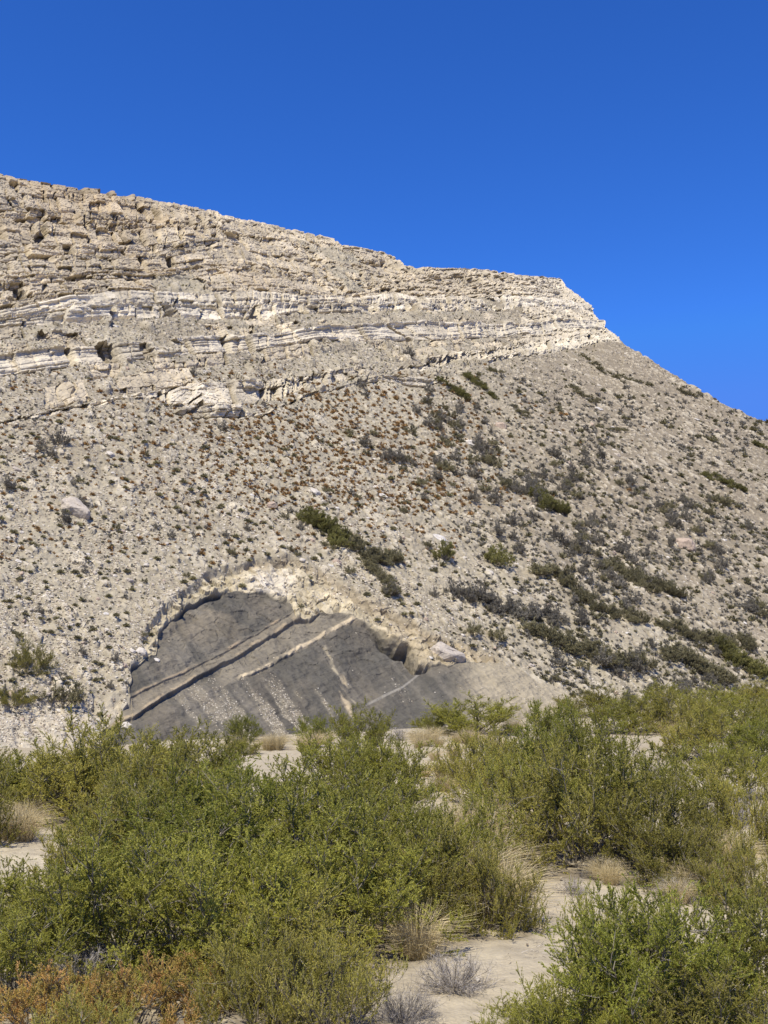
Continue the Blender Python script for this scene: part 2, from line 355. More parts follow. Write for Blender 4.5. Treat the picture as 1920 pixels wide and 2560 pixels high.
rc = np.ones(PX.shape + (3,)) * A(.50, .435, .335)
white = ((Li == 2) | (Li == 4) | (Li == 0)) * 1.0
rc = mixc(rc, A(.56, .51, .425), np.clip(white * (.7 + .5 * n_mid) + nose * .6, 0, 1))
rc = mixc(rc, A(.42, .345, .245), np.clip((Li >= 5) * ss(-.2, .5, n_big + .4 * n_mid) * (1 - nose), 0, 1))
rc = rc * sh(.86 + .24 * _h(bed, jc, 300)) * sh(.9 + .2 * r2)
rc = mixc(rc, A(.17, .14, .10), ss(.55, .9, crack) * .6)
rc = rc * sh(1 + .18 * fbm(pp * .35, qq * .35, 305, 3)) * sh(1 + .12 * vn(pp * .1, bt * 6 + bed, 301))
col = mixc(col, rc, ss(.08, .35, rock))
col = mixc(col, A(.30, .26, .20), ((L >= 5) * ss(.1, .0, rock)) * .6 * ss(0, .4, n_mid))
# scarp colours
g = np.ones(PX.shape + (3,)) * A(.118, .109, .091)
g = mixc(g, A(.175, .152, .118), ss(-.1, .5, fbm(PX * .012, PY * .014, 210, 4)) * .8)
g = mixc(g, A(.09, .084, .072), ss(.0, .5, fbm(pp * .5, qq * .15, 211, 3)) * .6)
fanm = ss(0, 20, l2) * ss(1560, 1640, PY)
st = fbm(pp * 1.1, qq * .05, 212, 3); st2 = fbm(pp * 2.2, qq * .7, 213, 3)
sx = ip([(330, 0), (420, .5), (560, .5), (700, .9), (830, .9), (900, .35), (1000, .35), (1250, .1), (1400, .9)], PX)
streak = .85 * ss(.10, .5, st * .9 + .55 * st2 + .26 * (sx - .5) + .25 * vn(pp * .4, qq * .25, 219)) * ss(1640, 1760, PY) * sx * fanm
g = mixc(g, A(.22, .195, .155), ss(.0, .5, fbm(pp * 1.3, qq * .06, 231, 3) + .3 * vn(pp * .2, qq * .1, 232)) * .55)
g = mixc(g, A(.26, .215, .15), ss(.15, .5, fbm(pp * .5, qq * .8, 233, 4)) * ss(1650, 1500, PY) * .4)
g = g * sh(.94 + .12 * swid) * A(.90, .915, .96)
g = mixc(g, A(.34, .30, .225), streak * .8)
g = mixc(g, A(.23, .20, .155), ((l1 > 2) & (l2 < 0)) * bx * .7)
g = mixc(g, A(.22, .195, .155), gapm * ss(900, 860, PX) * ss(540, 570, PX) * .8)
vn_ = fbm(pp * 1.4, qq * .9, 215, 4)
g = mixc(g, A(.34, .27, .19), bx * ss(9, 2, np.abs(l1 - 1) * 1.5) * ss(-.3, .3, vn_) * .8)
g = mixc(g, A(.36, .29, .20), bx * ss(11, 3, np.abs(l2 + 5) * 1.5) * ss(-.4, .2, vn_) * .8)
g = mixc(g, A(.50, .42, .30), b3x * ss(9, 3, np.abs(l3 + 5)) * ss(-.4, .1, vn_))
g = mixc(g, A(.44, .38, .27), ss(8, 2, np.abs(PX - 825 - (PY - 1600) * .55 + 6 * vn(PY * .04, PY * 0, 216))) * (PY > 1590) * (PY < 1730) * ss(-.3, .2, st2) * .8)
g = mixc(g, A(.46, .38, .26), ss(14, 4, np.abs(PX - 872 - (PY - 1690) * .25 + 5 * vn(PY * .07, PY * 0, 217))) * ss(1650, 1680, PY) * ss(1790, 1740, PY) * ss(-.3, .2, st2))
g = mixc(g, A(.30, .28, .25), ss(5, 1, np.abs(PY - ip([(930, 1730), (1010, 1700), (1070, 1656)], PX))) * (PX > 930) * (PX < 1075) * .7)
g = mixc(g, A(.50, .46, .38), ss(1300, 1380, PX) * .8)
g = mixc(g, A(.38, .33, .245), ss(1110, 1230, PX) * ss(-.35, .1, fbm(pp * .6, qq * .1, 218, 3) + .5 * ss(1230, 1350, PX)) * .85)
col = mixc(col, g, scin)
ac = np.ones(PX.shape + (3,)) * A(.44, .385, .28)
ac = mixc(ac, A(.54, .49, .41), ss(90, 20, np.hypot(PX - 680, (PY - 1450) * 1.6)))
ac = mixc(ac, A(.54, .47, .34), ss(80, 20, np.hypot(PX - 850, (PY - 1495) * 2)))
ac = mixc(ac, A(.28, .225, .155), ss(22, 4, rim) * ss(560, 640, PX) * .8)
ac = mixc(ac, A(.34, .28, .19), ss(930, 1000, PX) * .6)
ac = ac * sh(.8 + .4 * hid)
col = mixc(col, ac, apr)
col = mixc(col, A(.43, .385, .31), bank * .9 * (1 - scin))
col = col * sh(1 + .16 * n_fine + .08 * n_mid)
# extension over the top: plateau behind the edge
NT = NR + NX
V = np.zeros((NC, NT, 3)); V[:, :NR] = HILLP; CL = np.zeros((NC, NT, 3)); CL[:, :NR] = np.clip(col * A(1.01, .985, .89), .02, .75)
top = HILLP[:, -1]; prevd = np.zeros(NC)
for j in range(NX):
    s_ = 1.5 * 1.32 ** j
    r = np.sqrt(top[:, 0] ** 2 + top[:, 1] ** 2); dx = top[:, 0] / r; dy = top[:, 1] / r
    V[:, NR + j, 0] = top[:, 0] + dx * s_; V[:, NR + j, 1] = top[:, 1] + dy * s_
    V[:, NR + j, 2] = top[:, 2] + (vsky - .12) * 0 + s_ * np.clip(vsky * .45 - .02 - .0006 * s_, -.2, .2) + .3 * min(1, j / 6) * vn(V[:, NR + j, 0] * .1, V[:, NR + j, 1] * .1, 5)
    CL[:, NR + j] = A(.36, .31, .24)
idx = np.arange(NC * NT).reshape(NC, NT)
F = np.stack([idx[:-1, :-1], idx[1:, :-1], idx[1:, 1:], idx[:-1, 1:]], -1).reshape(-1, 4)
hill = link('hill', np_mesh('hill', V.reshape(-1, 3), F, M_HILL, ('col', CL.reshape(-1, 3)), smooth=False))
tag(hill, 'layered pale rock hillside with scree slopes and a grey landslip scar', None, None, 'structure')

def row_of(u, v):
    vbi = np.interp(u, us, vb); vmi = np.interp(u, us, vsm); vsi = np.interp(u, us, vsky); T = (v - vbi) / (vmi - vbi)
    for _ in range(25): T = .5 * T + .5 * (v - vbi - (vsi - vmi) * np.clip(T, 0, 1.02) ** _pt) / (vmi - vbi)
    return T
def hill_at(X, Y):
    """world points (n,3) on the finished hill surface for photo positions"""
    u, v = px_uv(X, Y)
    fi = np.clip((u - U0) / (U1 - U0) * (NC - 1), 0, NC - 1.001)
    vbi = np.interp(u, us, vb); vsi = np.interp(u, us, vsky)
    fj = np.clip(row_of(u, v), 0, 1) * (NR - 1.002)
    i = np.floor(fi).astype(int); j = np.floor(fj).astype(int); a = (fi - i)[..., None]; b = (fj - j)[..., None]
    H = HILLP
    return H[i, j] * (1 - a) * (1 - b) + H[i + 1, j] * a * (1 - b) + H[i, j + 1] * (1 - a) * b + H[i + 1, j + 1] * a * b
def hill_val(Fd, X, Y):
    u, v = px_uv(X, Y)
    i = np.clip(((u - U0) / (U1 - U0) * (NC - 1)).astype(int), 0, NC - 1)
    vbi = np.interp(u, us, vb); vsi = np.interp(u, us, vsky)
    j = (np.clip(row_of(u, v), 0, 1) * (NR - 1.002)).astype(int)
    return Fd[i, j]

# ---------------------------------------------------------------- ground sheet out to the horizon
def ground_at(X, Y):
    u, v = px_uv(X, Y); y = CAMH / max(-v, .004)
    for _ in range(30):
        y = (CAMH - float(ground_z(u * y, y))) / max(-v, .004) * .5 + y * .5
    return Vector((float(u * y), float(y), float(ground_z(u * y, y))))

FG = [
 # near right
 ('g3', 1660, 2640, 2205, 520, 'big fresh green shrub standing nearest the camera right of the sandy path'),
 ('g1', 1890, 2560, 2190, 420, 'dense green shrub at the frame edge beside the nearest path shrub'),
 ('g1', 1440, 2660, 2400, 260, 'low green shrub spilling onto the path edge below the big fresh one'),
 ('o1', 1780, 2700, 2400, 420, 'olive shrub with dry tips at the bottom under the nearest green shrub'),
 ('g2', 1290, 2700, 2520, 230, 'small green shrub at the bottom edge where the path leaves the frame'),
 ('g2', 1560, 2450, 2190, 260, 'green shrub with upright shoots behind the nearest one by the path'),
 # near left, bottom
 ('y1', 830, 2600, 2320, 330, 'thin yellow green shrub with bare dark stems showing at its foot'),
 ('o2', 640, 2560, 2330, 300, 'olive shrub between the rusty ground shrubs and the bare stemmed one'),
 ('r1', 90, 2600, 2440, 330, 'rusty orange low shrub in the lower corner of the thicket'),
 ('r1', 330, 2580, 2420, 340, 'rusty orange low shrub with green tips in front of the thicket'),
 ('r1', 520, 2500, 2390, 260, 'rust tinted low shrub in the shade of the big thicket'),
 ('o2', 230, 2680, 2500, 300, 'dry olive shrub cut by the bottom edge'),
 ('g1', 40, 2500, 2230, 380, 'dark green shrub by the frame edge above the rusty corner shrub'),
 # left thicket
 ('g1', 300, 2420, 2040, 520, 'large green shrub at the front of the big thicket'),
 ('g2', 560, 2430, 2060, 520, 'large green shrub in the middle front of the big thicket'),
 ('g1', 830, 2380, 2050, 480, 'large green shrub at the path side of the big thicket'),
 ('g2', 70, 2370, 2150, 380, 'spreading green shrub at the left front of the thicket'),
 ('g3', 450, 2280, 1985, 480, 'green shrub with bright shoots inside the big thicket'),
 ('g1', 700, 2270, 1910, 500, 'tall green shrub that crowns the middle of the thicket'),
 ('g2', 960, 2270, 1960, 460, 'green shrub behind the tall crown of the thicket'),
 ('o1', 290, 2240, 1960, 330, 'yellowish shrub on the slope facing end of the thicket'),
 ('g1', 380, 2200, 1900, 380, 'green shrub with dark twigs above the left end of the thicket'),
 ('g3', 560, 2180, 1890, 380, 'upright green shrub with dark forked twigs against the clearing'),
 ('g1', 850, 2150, 1880, 420, 'green shrub in front of the sandy clearing'),
 ('g2', 1080, 2210, 1960, 380, 'rounded green shrub near the straw grass by the path'),
 ('o1', 1010, 2330, 2120, 340, 'olive shrub low on the path side of the thicket'),
 ('o2', 1210, 2320, 2120, 250, 'yellow olive shrub with rusty twigs where the path bends'),
 ('o2', 1090, 2290, 2060, 300, 'straw tinged shrub leaning over the path bend'),
 ('o1', 720, 2480, 2220, 380, 'olive shrub in front of the large green thicket'),
 # behind on the left
 ('o1', 250, 2050, 1810, 380, 'olive shrub under the pale bank'),
 ('g1', 90, 2030, 1860, 320, 'green shrub in the far left row below the pale bank'),
 ('o1', 330, 2010, 1800, 330, 'yellow green shrub below the foot of the grey scar'),
 ('g1', 480, 1990, 1815, 300, 'green shrub with feathery top below the grey scar'),
 ('o1', -20, 1990, 1870, 260, 'green shrub cut by the frame edge in the far left row'),
 ('o1', 420, 2080, 1850, 360, 'mixed green shrub behind the thicket'),
 ('g3', 610, 1850, 1783, 95, 'small round bright green shrub against the grey scar'),
 ('g1', 905, 1890, 1758, 160, 'green shrub with feathery top in front of the grey scar'),
 ('g3', 780, 1860, 1785, 90, 'small bright green shrub beside the feathery one at the scar foot'),
 ('o1', 600, 1885, 1838, 90, 'low yellowish shrub on the sand below the round bright one'),
 ('g1', 860, 1990, 1815, 260, 'green shrub standing at the right side of the sandy clearing'),
 ('g2', 960, 1990, 1840, 240, 'dark green shrub right beside the sandy clearing'),
 ('g1', 1180, 1835, 1738, 230, 'broad green shrub in front of the right end of the scar'),
 ('g2', 1080, 1835, 1780, 90, 'small green shrub next to the broad one at the scar end'),
 ('g3', 1380, 1860, 1742, 150, 'dark green shrub at the right of the scar mouth'),
 # right middle
 ('g1', 1480, 2010, 1770, 300, 'dark green shrub crowning the right hand thicket'),
 ('g3', 1370, 1990, 1800, 260, 'glossy dark green shrub at the back of the right hand thicket'),
 ('o1', 1250, 2010, 1830, 240, 'olive shrub between straw grass and the right hand thicket'),
 ('g1', 1610, 2130, 1850, 360, 'large green shrub in the middle of the right hand thicket'),
 ('o1', 1450, 2160, 1850, 400, 'large olive shrub at the front of the right hand thicket'),
 ('o1', 1640, 2180, 1950, 330, 'olive shrub with orange flecks at the front of the right hand thicket'),
 ('g2', 1330, 2090, 1870, 300, 'green shrub at the left flank of the right hand thicket'),
 ('o2', 1200, 1960, 1830, 220, 'yellow green low shrub behind the straw grass'),
 ('g1', 1560, 1830, 1735, 200, 'green shrub on the sand behind the right hand thicket'),
 ('o1', 1490, 1790, 1715, 170, 'olive shrub in the far row at the foot of the talus'),
 ('o1', 1700, 1830, 1720, 220, 'olive shrub in the far row near the white boulder'),
 ('g1', 1660, 1775, 1702, 130, 'dark shrub farthest back in the row at the talus foot'),
 ('g1', 1780, 1800, 1712, 180, 'rounded green shrub in the far row below the talus'),
 ('o1', 1780, 1900, 1765, 240, 'spreading olive shrub with grey stems behind the sand patch'),
 ('g3', 1900, 1920, 1790, 200, 'bright green shrub at the right frame edge'),
 ('g2', 1810, 1990, 1840, 260, 'yellow green shrub below the bright edge shrub'),
 ('o2', 1860, 2120, 1920, 220, 'greyish olive shrub with rusty twigs near the right edge'),
 ('g2', 1400, 2620, 2470, 330, 'low green shrub with pale stones at its foot by the path edge'),
 ('o1', 1885, 1770, 1700, 150, 'olive shrub between pale rocks at the frame edge below the talus'),
 ('g2', 1935, 1815, 1725, 150, 'green shrub cut by the right edge below the talus'),
 ('g1', 1840, 1850, 1745, 190, 'green shrub filling the bare gap at the right end of the far row'),
 ('o2', 1750, 2230, 2090, 240, 'thin dry shrub between the right thicket and the nearest shrub'),
 ('o2', 1880, 2260, 2100, 220, 'sparse dry shrub above the dense edge shrub'),
 ('g1', 1850, 1700, 1640, 150, 'bright olive shrub on the talus foot at the frame edge'),
]
def litter_shade_mask(x, y):
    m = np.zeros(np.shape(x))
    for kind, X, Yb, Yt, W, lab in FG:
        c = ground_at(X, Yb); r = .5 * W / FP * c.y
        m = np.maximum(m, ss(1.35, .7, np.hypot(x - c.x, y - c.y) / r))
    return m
def axis(lo, hi, dense_lo, dense_hi, step, grow=1.09):
    a = list(np.arange(dense_lo, dense_hi, step)); s = step; x = a[0]
    while x > lo: s *= grow; x -= s; a.insert(0, x)
    s = step; x = a[-1]
    while x < hi: s *= grow; x += s; a.append(x)
    return np.array(a)
gx = axis(-3500, 3500, -14, 26, .075, 1.055); gy = axis(-2500, 4500, 8, 34, .075, 1.045)
GX, GY = np.meshgrid(gx, gy, indexing='ij')
GZ = ground_z(GX, GY) + .018 * fbm(GX * 2.4, GY * 2.4, 8, 3)
gf1, gf2, gid = worley(GX / .33, GY / .33, 71)
GZ = GZ - .032 * (gid > .4) * ss(.5, .15, gf1) - 0.0
n1 = fbm(GX * .5, GY * .5, 220, 4); n2 = fbm(GX * 3, GY * 3, 221, 4); n3 = fbm(GX * .1, GY * .1, 222, 3)
gc = np.ones(GX.shape + (3,)) * A(.40, .355, .285)
gc = mixc(gc, A(.45, .405, .33), ss(-.1, .5, n1)); gc = mixc(gc, A(.31, .27, .21), ss(.1, .6, n2) * .6); gc = mixc(gc, A(.33, .285, .22), ss(0, .5, n3) * .5)
gc = gc * A(1.02, .98, .84)
gc = mixc(gc, A(.15, .12, .08), litter_shade_mask(GX, GY) * ss(-.6, .3, n2 + .5 * n1) * .8)  # brown leaf litter that also paints in the dark shade beneath the shrubs
ix = np.arange(GX.size).reshape(GX.shape)
F = np.stack([ix[:-1, :-1], ix[1:, :-1], ix[1:, 1:], ix[:-1, 1:]], -1).reshape(-1, 4)
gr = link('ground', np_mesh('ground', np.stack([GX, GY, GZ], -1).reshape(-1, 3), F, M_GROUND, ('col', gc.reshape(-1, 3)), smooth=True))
tag(gr, 'pale sandy valley floor with a trodden path', None, None, 'structure')
# ---------------------------------------------------------------- plant generators
def tubes(P0, P1, r0, r1, tone, nside=3):
    """many tapered prisms at once"""
    d = P1 - P0; ln = np.linalg.norm(d, axis=1, keepdims=True) + 1e-9; d = d / ln
    ref = np.where(np.abs(d[:, 2:3]) > .9, np.array([[1., 0, 0]]), np.array([[0, 0, 1.]]))
    a = np.cross(d, ref); a /= np.linalg.norm(a, axis=1, keepdims=True) + 1e-9; b = np.cross(d, a)
    Vs = []
    for P, r in ((P0, r0), (P1, r1)):
        for k in range(nside):
            an = 2 * math.pi * k / nside; Vs.append(P + (a * math.cos(an) + b * math.sin(an)) * np.reshape(r, (-1, 1)))
    V = np.stack(Vs, 1); n = len(P0); base = np.arange(n)[:, None] * 2 * nside
    F = np.concatenate([base + np.array([[k, (k + 1) % nside, nside + (k + 1) % nside, nside + k]]) for k in range(nside)], 0)
    return V.reshape(-1, 3), F, np.repeat(tone, 2 * nside)
def cat(parts):
    off = 0; Vs = []; Fs = []; Ts = []
    for V, F, T in parts: Vs.append(V); Fs.append(F + off); Ts.append(T); off += len(V)
    return np.concatenate(Vs), np.concatenate(Fs), np.concatenate(Ts)
def unit(v): return v / (np.linalg.norm(v, axis=-1, keepdims=True) + 1e-9)
def leaves(P, dirs, length, width, tone, rng, curl=.25):
    """one folded rhomb per point, pointing along dirs"""
    n = len(P); r = unit(rng.normal(size=(n, 3))); side = unit(np.cross(dirs, r)); nrm = np.cross(side, dirs)
    l = length * rng.uniform(.6, 1.3, (n, 1)); w = width * rng.uniform(.6, 1.3, (n, 1))
    a = P; b = P + dirs * l * .5 + side * w * .5; c = P + dirs * l + nrm * l * curl; d = P + dirs * l * .5 - side * w * .5
    V = np.stack([a, b, c, d], 1).reshape(-1, 3); F = np.arange(4 * n).reshape(n, 4)
    return V, F, np.repeat(tone, 4)

def bush_meshes(seed, R, H, n1, n2, n3, nl, leaf, leafm, up=.55, twr=.5, low=.12, clump=.5, base=.18, woodm='wood', wt=(.2, .75)):
    """branching shrub: stems > branches > twigs > leaves. Returns (foliage mesh, stem mesh)"""
    rng = np.random.default_rng(seed)
    segs = []; st = []
    az = (np.arange(n1) + rng.uniform(0, 1, n1)) / n1 * 2 * math.pi * 1.618; el = np.arccos(rng.uniform(low, 1, n1)) # from zenith
    ph = np.pi / 2 - el
    end = np.stack([np.cos(az) * np.cos(ph) * R, np.sin(az) * np.cos(ph) * R, np.sin(ph) * H], -1) * rng.uniform(.8, 1.0, (n1, 1))
    b0 = np.stack([np.cos(az) * base * R * rng.uniform(0, 1, n1), np.sin(az) * base * R * rng.uniform(0, 1, n1), np.zeros(n1) - .03], -1)
    mid = b0 * .5 + end * .5 + rng.normal(0, .06, (n1, 3)) * R; mid[:, 2] -= .06 * H
    def bez(a, m, c, t): t = t[:, None]; return a * (1 - t) ** 2 + 2 * m * t * (1 - t) + c * t * t
    NS = 7
    pts = [bez(b0, mid, end, np.full(n1, k / NS)) + (rng.normal(0, .015, (n1, 3)) * R if 0 < k < NS else 0) for k in range(NS + 1)]
    rr = .012 * H ** .5
    for k in range(NS): segs.append(tubes(pts[k], pts[k + 1], np.full(n1, rr * (1 - .75 * k / NS)), np.full(n1, rr * (1 - .75 * (k + 1) / NS)), rng.uniform(wt[0], wt[1], n1), 4))
    pts = np.stack(pts, 1)
    def along(pts, i, t):
        f = t * (pts.shape[1] - 1); k = np.minimum(f.astype(int), pts.shape[1] - 2); w = (f - k)[:, None]
        return pts[i, k] * (1 - w) + pts[i, k + 1] * w, unit(pts[i, k + 1] - pts[i, k])
    i2 = np.repeat(np.arange(n1), n2); t2 = rng.uniform(.28, 1, len(i2)) ** .8
    P2, d2 = along(pts, i2, t2); dd = unit(d2 * .6 + rng.normal(0, .55, P2.shape) + np.array([0, 0, up * .5]))
    l2_ = rng.uniform(.16, .34, (len(i2), 1)) * min(R, H) * 1.15
    m2 = P2 + dd * l2_ * .5 + rng.normal(0, .02, P2.shape) * R; e2 = P2 + unit(dd + np.array([0, 0, up * .35])) * l2_; 
    pt2 = np.stack([P2, m2, e2], 1)
    for k in range(2): segs.append(tubes(pt2[:, k], pt2[:, k + 1], np.full(len(i2), rr * (.32 - .1 * k)), np.full(len(i2), rr * (.22 - .1 * k)), rng.uniform(wt[0], wt[1] + .2, len(i2)), 3))
    i3 = np.repeat(np.arange(len(i2)), n3); t3 = rng.uniform(.2, 1, len(i3))
    P3_, d3 = along(pt2, i3, t3); dd3 = unit(d3 * .5 + rng.normal(0, .5, P3_.shape) + np.array([0, 0, up]))
    l3_ = rng.uniform(.07, .16, (len(i3), 1)) * twr * 2 * min(R, H) ** .6
    e3 = P3_ + dd3 * l3_; e3[:, 2] = np.maximum(e3[:, 2], .01)
    segs.append(tubes(P3_, e3, np.full(len(i3), rr * .14), np.full(len(i3), rr * .07), rng.uniform(wt[0], 1, len(i3)), 3))
    i4 = np.repeat(np.arange(len(i3)), nl); t4 = rng.uniform(.15, 1.05, (len(i4), 1))
    LP = P3_[i4] * (1 - t4) + e3[i4] * t4
    ld = unit(dd3[i4] * .9 + rng.normal(0, .5, LP.shape) + np.array([0, 0, .25]))
    ctone = rng.uniform(0, 1, len(i2))[i3][i4] * clump + rng.uniform(0, 1, len(i4)) * (1 - clump)
    hgt = np.clip(LP[:, 2] / H, 0, 1)
    tone = np.clip(ctone * .85 + .15 * rng.uniform(0, 1, len(i4)) , 0, 1)
    keep = rng.uniform(0, 1, len(i4)) < ss(-.1, .35, hgt + .35 * np.hypot(LP[:, 0], LP[:, 1]) / R)
    V, F, T = leaves(LP[keep], ld[keep], leaf, leaf * .48, tone[keep], rng)
    fm = np_mesh('foliage', V, F, LEAF[leafm], ('tone', T)) if nl else None
    V, F, T = cat([(a, b_, c) for a, b_, c in segs if b_.shape[1] == 4])
    sm = np_mesh('stem', V, F, LEAF[woodm], ('tone', T))
    return fm, sm
def tussock_mesh(seed, R, H, n, w, matn, lean=.9, name='grass_clump'):
    rng = np.random.default_rng(seed); az = rng.uniform(0, 2 * math.pi, n); rb = R * .35 * np.sqrt(rng.uniform(0, 1, n)); sp = rng.uniform(.05, 1, n) * lean
    h = H * rng.uniform(.45, 1.05, n)
    P0 = np.stack([np.cos(az) * rb, np.sin(az) * rb, np.full(n, -.02)], -1); out = np.stack([np.cos(az + rng.normal(0, .5, n)), np.sin(az + rng.normal(0, .5, n)), np.zeros(n)], -1)
    P1 = P0 + out * (sp * R * .3)[:, None] + np.array([0, 0, 1.]) * (h * .6)[:, None]; P2 = P0 + out * (sp * R)[:, None] + np.array([0, 0, 1.]) * (h * (1 - .3 * sp))[:, None]
    side = unit(np.cross(P2 - P0, rng.normal(size=(n, 3)))) * w
    V = np.stack([P0 - side, P0 + side, P1 + side * .8, P1 - side * .8, P2 + side * .3, P2 - side * .3], 1).reshape(-1, 3)
    b = np.arange(n)[:, None] * 6; F = np.concatenate([b + np.array([[0, 1, 2, 3]]), b + np.array([[3, 2, 4, 5]])], 0)
    return np_mesh(name, V, F, LEAF[matn], ('tone', np.repeat(rng.uniform(0, 1, n), 6)))

def make_bush(name, label, cat_, fm, sm):
    o = bpy.data.objects.new(name, None); C.objects.link(o); tag(o, label, cat_)
    o.empty_display_size = .2
    if fm: link('foliage', fm, o)
    link('stem', sm, o)
    return o
def dup(root):
    r = root.copy(); C.objects.link(r)
    for ch in list(root.children):
        c = ch.copy(); C.objects.link(c); c.parent = r
    return r
random.seed(4)
used = set()
def put(proto, loc, s, rz=None, label=None, group=None, sz=None, tilt=None):
    o = proto if proto.name not in used else dup(proto)
    used.add(proto.name); used.add(o.name)
    o.location = loc; o.rotation_euler = (tilt[0] if tilt else 0, tilt[1] if tilt else 0, random.uniform(0, 6.28) if rz is None else rz)
    o.scale = (s, s, sz if sz else s)
    if label: o['label'] = label
    if group: o['group'] = group
    return o
# ---------------------------------------------------------------- foreground shrubs
RB, HB = 1.35, 1.9
PROTO = {}
def proto(key, *a, **k):
    fm, sm = bush_meshes(*a, **k); PROTO[key] = make_bush('desert_shrub', 'green shrub', 'shrub', fm, sm); PROTO[key]['dim'] = (a[1], a[2])
proto('g1', 1, RB, HB, 24, 13, 9, 38, .026, 'green', up=.5, twr=.6)
proto('g2', 2, RB * 1.1, HB * .9, 26, 12, 9, 38, .026, 'green', low=.05, up=.5, twr=.6)
proto('g3', 3, RB, HB, 24, 13, 9, 38, .026, 'bright', up=.5, twr=.6)
proto('o1', 4, RB, HB * .85, 26, 12, 9, 34, .025, 'olive', low=.05, up=.5, twr=.6)
proto('o2', 5, RB * .9, HB * .7, 26, 12, 9, 30, .024, 'olive', low=.0, clump=.7, up=.8, twr=.6)
proto('r1', 6, RB * .8, HB * .4, 28, 10, 8, 28, .022, 'rust', low=.0, clump=.6, up=.7)
proto('y1', 7, RB * .9, HB * .6, 18, 10, 8, 18, .025, 'olive', low=.2, clump=.6, wt=(0, .5))
for k in PROTO: PROTO[k]['label'] = None
dimv = {'g1': (RB, HB), 'g2': (RB * 1.1, HB * .9), 'g3': (RB, HB), 'o1': (RB, HB * .85), 'o2': (RB * .9, HB * .7), 'r1': (RB * .8, HB * .4), 'y1': (RB * .9, HB * .6)}
def shrub(kind, X, Yb, Yt, W, label, group=None):
    """shrub whose foot is at photo (X, Yb), whose top reaches row Yt and that is W photo pixels wide"""
    g = ground_at(X, Yb); u, vt = px_uv(X, Yt); h = CAMH + vt * g.y - g.z
    h = min(max(h, .35), 3.2); w = W / FP * g.y * 1.0
    R, H = dimv[kind]
    o = put(PROTO[kind], g, w / (2 * R), label=label, group=group, sz=h / H / 1.06)
    return o
PROTO_LAB = []
for f in FG: shrub(f[0], f[1], f[2], f[3], f[4] * 1.18, f[5], 'green shrubs of the valley floor')

rx_ = random.Random(17)
for i in range(16):                                                  # the thicket carries on past both sides of the frame
    side = -1 if i % 2 else 1; Yb = [2500, 2350, 2230, 2120, 2030, 1960, 1900, 1860][i // 2]; X = 960 + side * (1130 + rx_.uniform(0, 260))
    shrub(['g1', 'o1', 'g2', 'o2'][i % 4], X, Yb, Yb - (2560 - 1700) * .30 - 40 if Yb > 2100 else 1835, 420 if Yb > 2100 else 300, 'shrub continuing the thicket past the frame edge', 'shrubs past the frame edges')
# dead grey shrubs
dead_fm, dead_sm = bush_meshes(31, .45, .36, 60, 9, 5, 0, .02, 'green', low=-.0, woodm='dead', twr=.5, up=.2, base=.08)
deadp = bpy.data.objects.new('dead_shrub', dead_sm); C.objects.link(deadp); tag(deadp, 'x', 'dead shrub')
for X, Yb, W, lab in [(1135, 2470, 195, 'bare grey dead shrub standing alone on the sandy path'), (1010, 2555, 190, 'smaller bare grey shrub at the bottom edge of the path'),
                      (1430, 2235, 90, 'dark dead twigs between path bend and nearest green shrub'), (70, 2010, 150, 'grey tangle of dead branches at the left edge'),
                      (1830, 2060, 170, 'silvery dead branches near the right edge'), (1000, 1850, 70, 'thin bare bush below the grey scar'),
                      (1690, 2250, 130, 'pale bare twigs rising behind the nearest green shrub'), (200, 2480, 240, 'grey bare branches under the dark green edge shrub'),
                      (1500, 2190, 110, 'dark dry twigs at the foot of the right hand thicket')]:
    g = ground_at(X, Yb); put(deadp, g, W / FP * g.y / .9, label=lab, group='dead grey shrubs')

# straw grass clumps
gp = [bpy.data.objects.new('grass_clump', tussock_mesh(40 + i, .42, .55, 650, .0022, 'straw', 1.25)) for i in range(3)]
for o in gp: C.objects.link(o); tag(o, 'x', 'grass clump')
rng = random.Random(9)
zones = [((1050, 1250, 2090, 2300), 22, 'straw coloured grass clump beside the path bend'), ((1180, 1290, 1960, 2060), 6, 'pale grass clump between the two thickets'),
         ((560, 700, 1855, 1880), 6, 'pale grass clump on the sandy clearing under the scar'), ((740, 820, 1840, 1875), 6, 'straw grass clump beside the small bright shrub'),
         ((1010, 1300, 1830, 1880), 16, 'straw grass clump in the gap before the scar end'), ((0, 130, 2020, 2110), 12, 'dry grass clump on the sand at the left edge'),
         ((960, 1060, 2300, 2400), 5, 'bleached grass clump on the left side of the path'), ((1500, 1580, 2190, 2215), 2, 'yellowish grass clump where the path turns away'),
         ((1650, 1740, 1790, 1850), 5, 'pale grass clump near the sand patch on the right'), ((1640, 1900, 2100, 2260), 10, 'dry grass clump behind the nearest green shrub'),
         ((1060, 1160, 1860, 1980), 7, 'tan grass clump at the back of the clearing')]
for (x0, x1, y0, y1), n, lab in zones:
    for i in range(n):
        X = rng.uniform(x0, x1); Y = rng.uniform(y0, y1); g = ground_at(X, Y)
        put(gp[rng.randrange(3)], g, rng.uniform(.7, 1.35) * (1 + g.y * .006) * (1.45 if n == 22 else .7 if n == 2 else 1), label=('front ' if Y > (y0 + y1) / 2 else 'back ') + ['leftmost ', 'middle ', 'rightmost '][min(2, int(3 * (X - x0) / (x1 - x0)))] + lab, group=lab.replace('clump', 'clumps'))

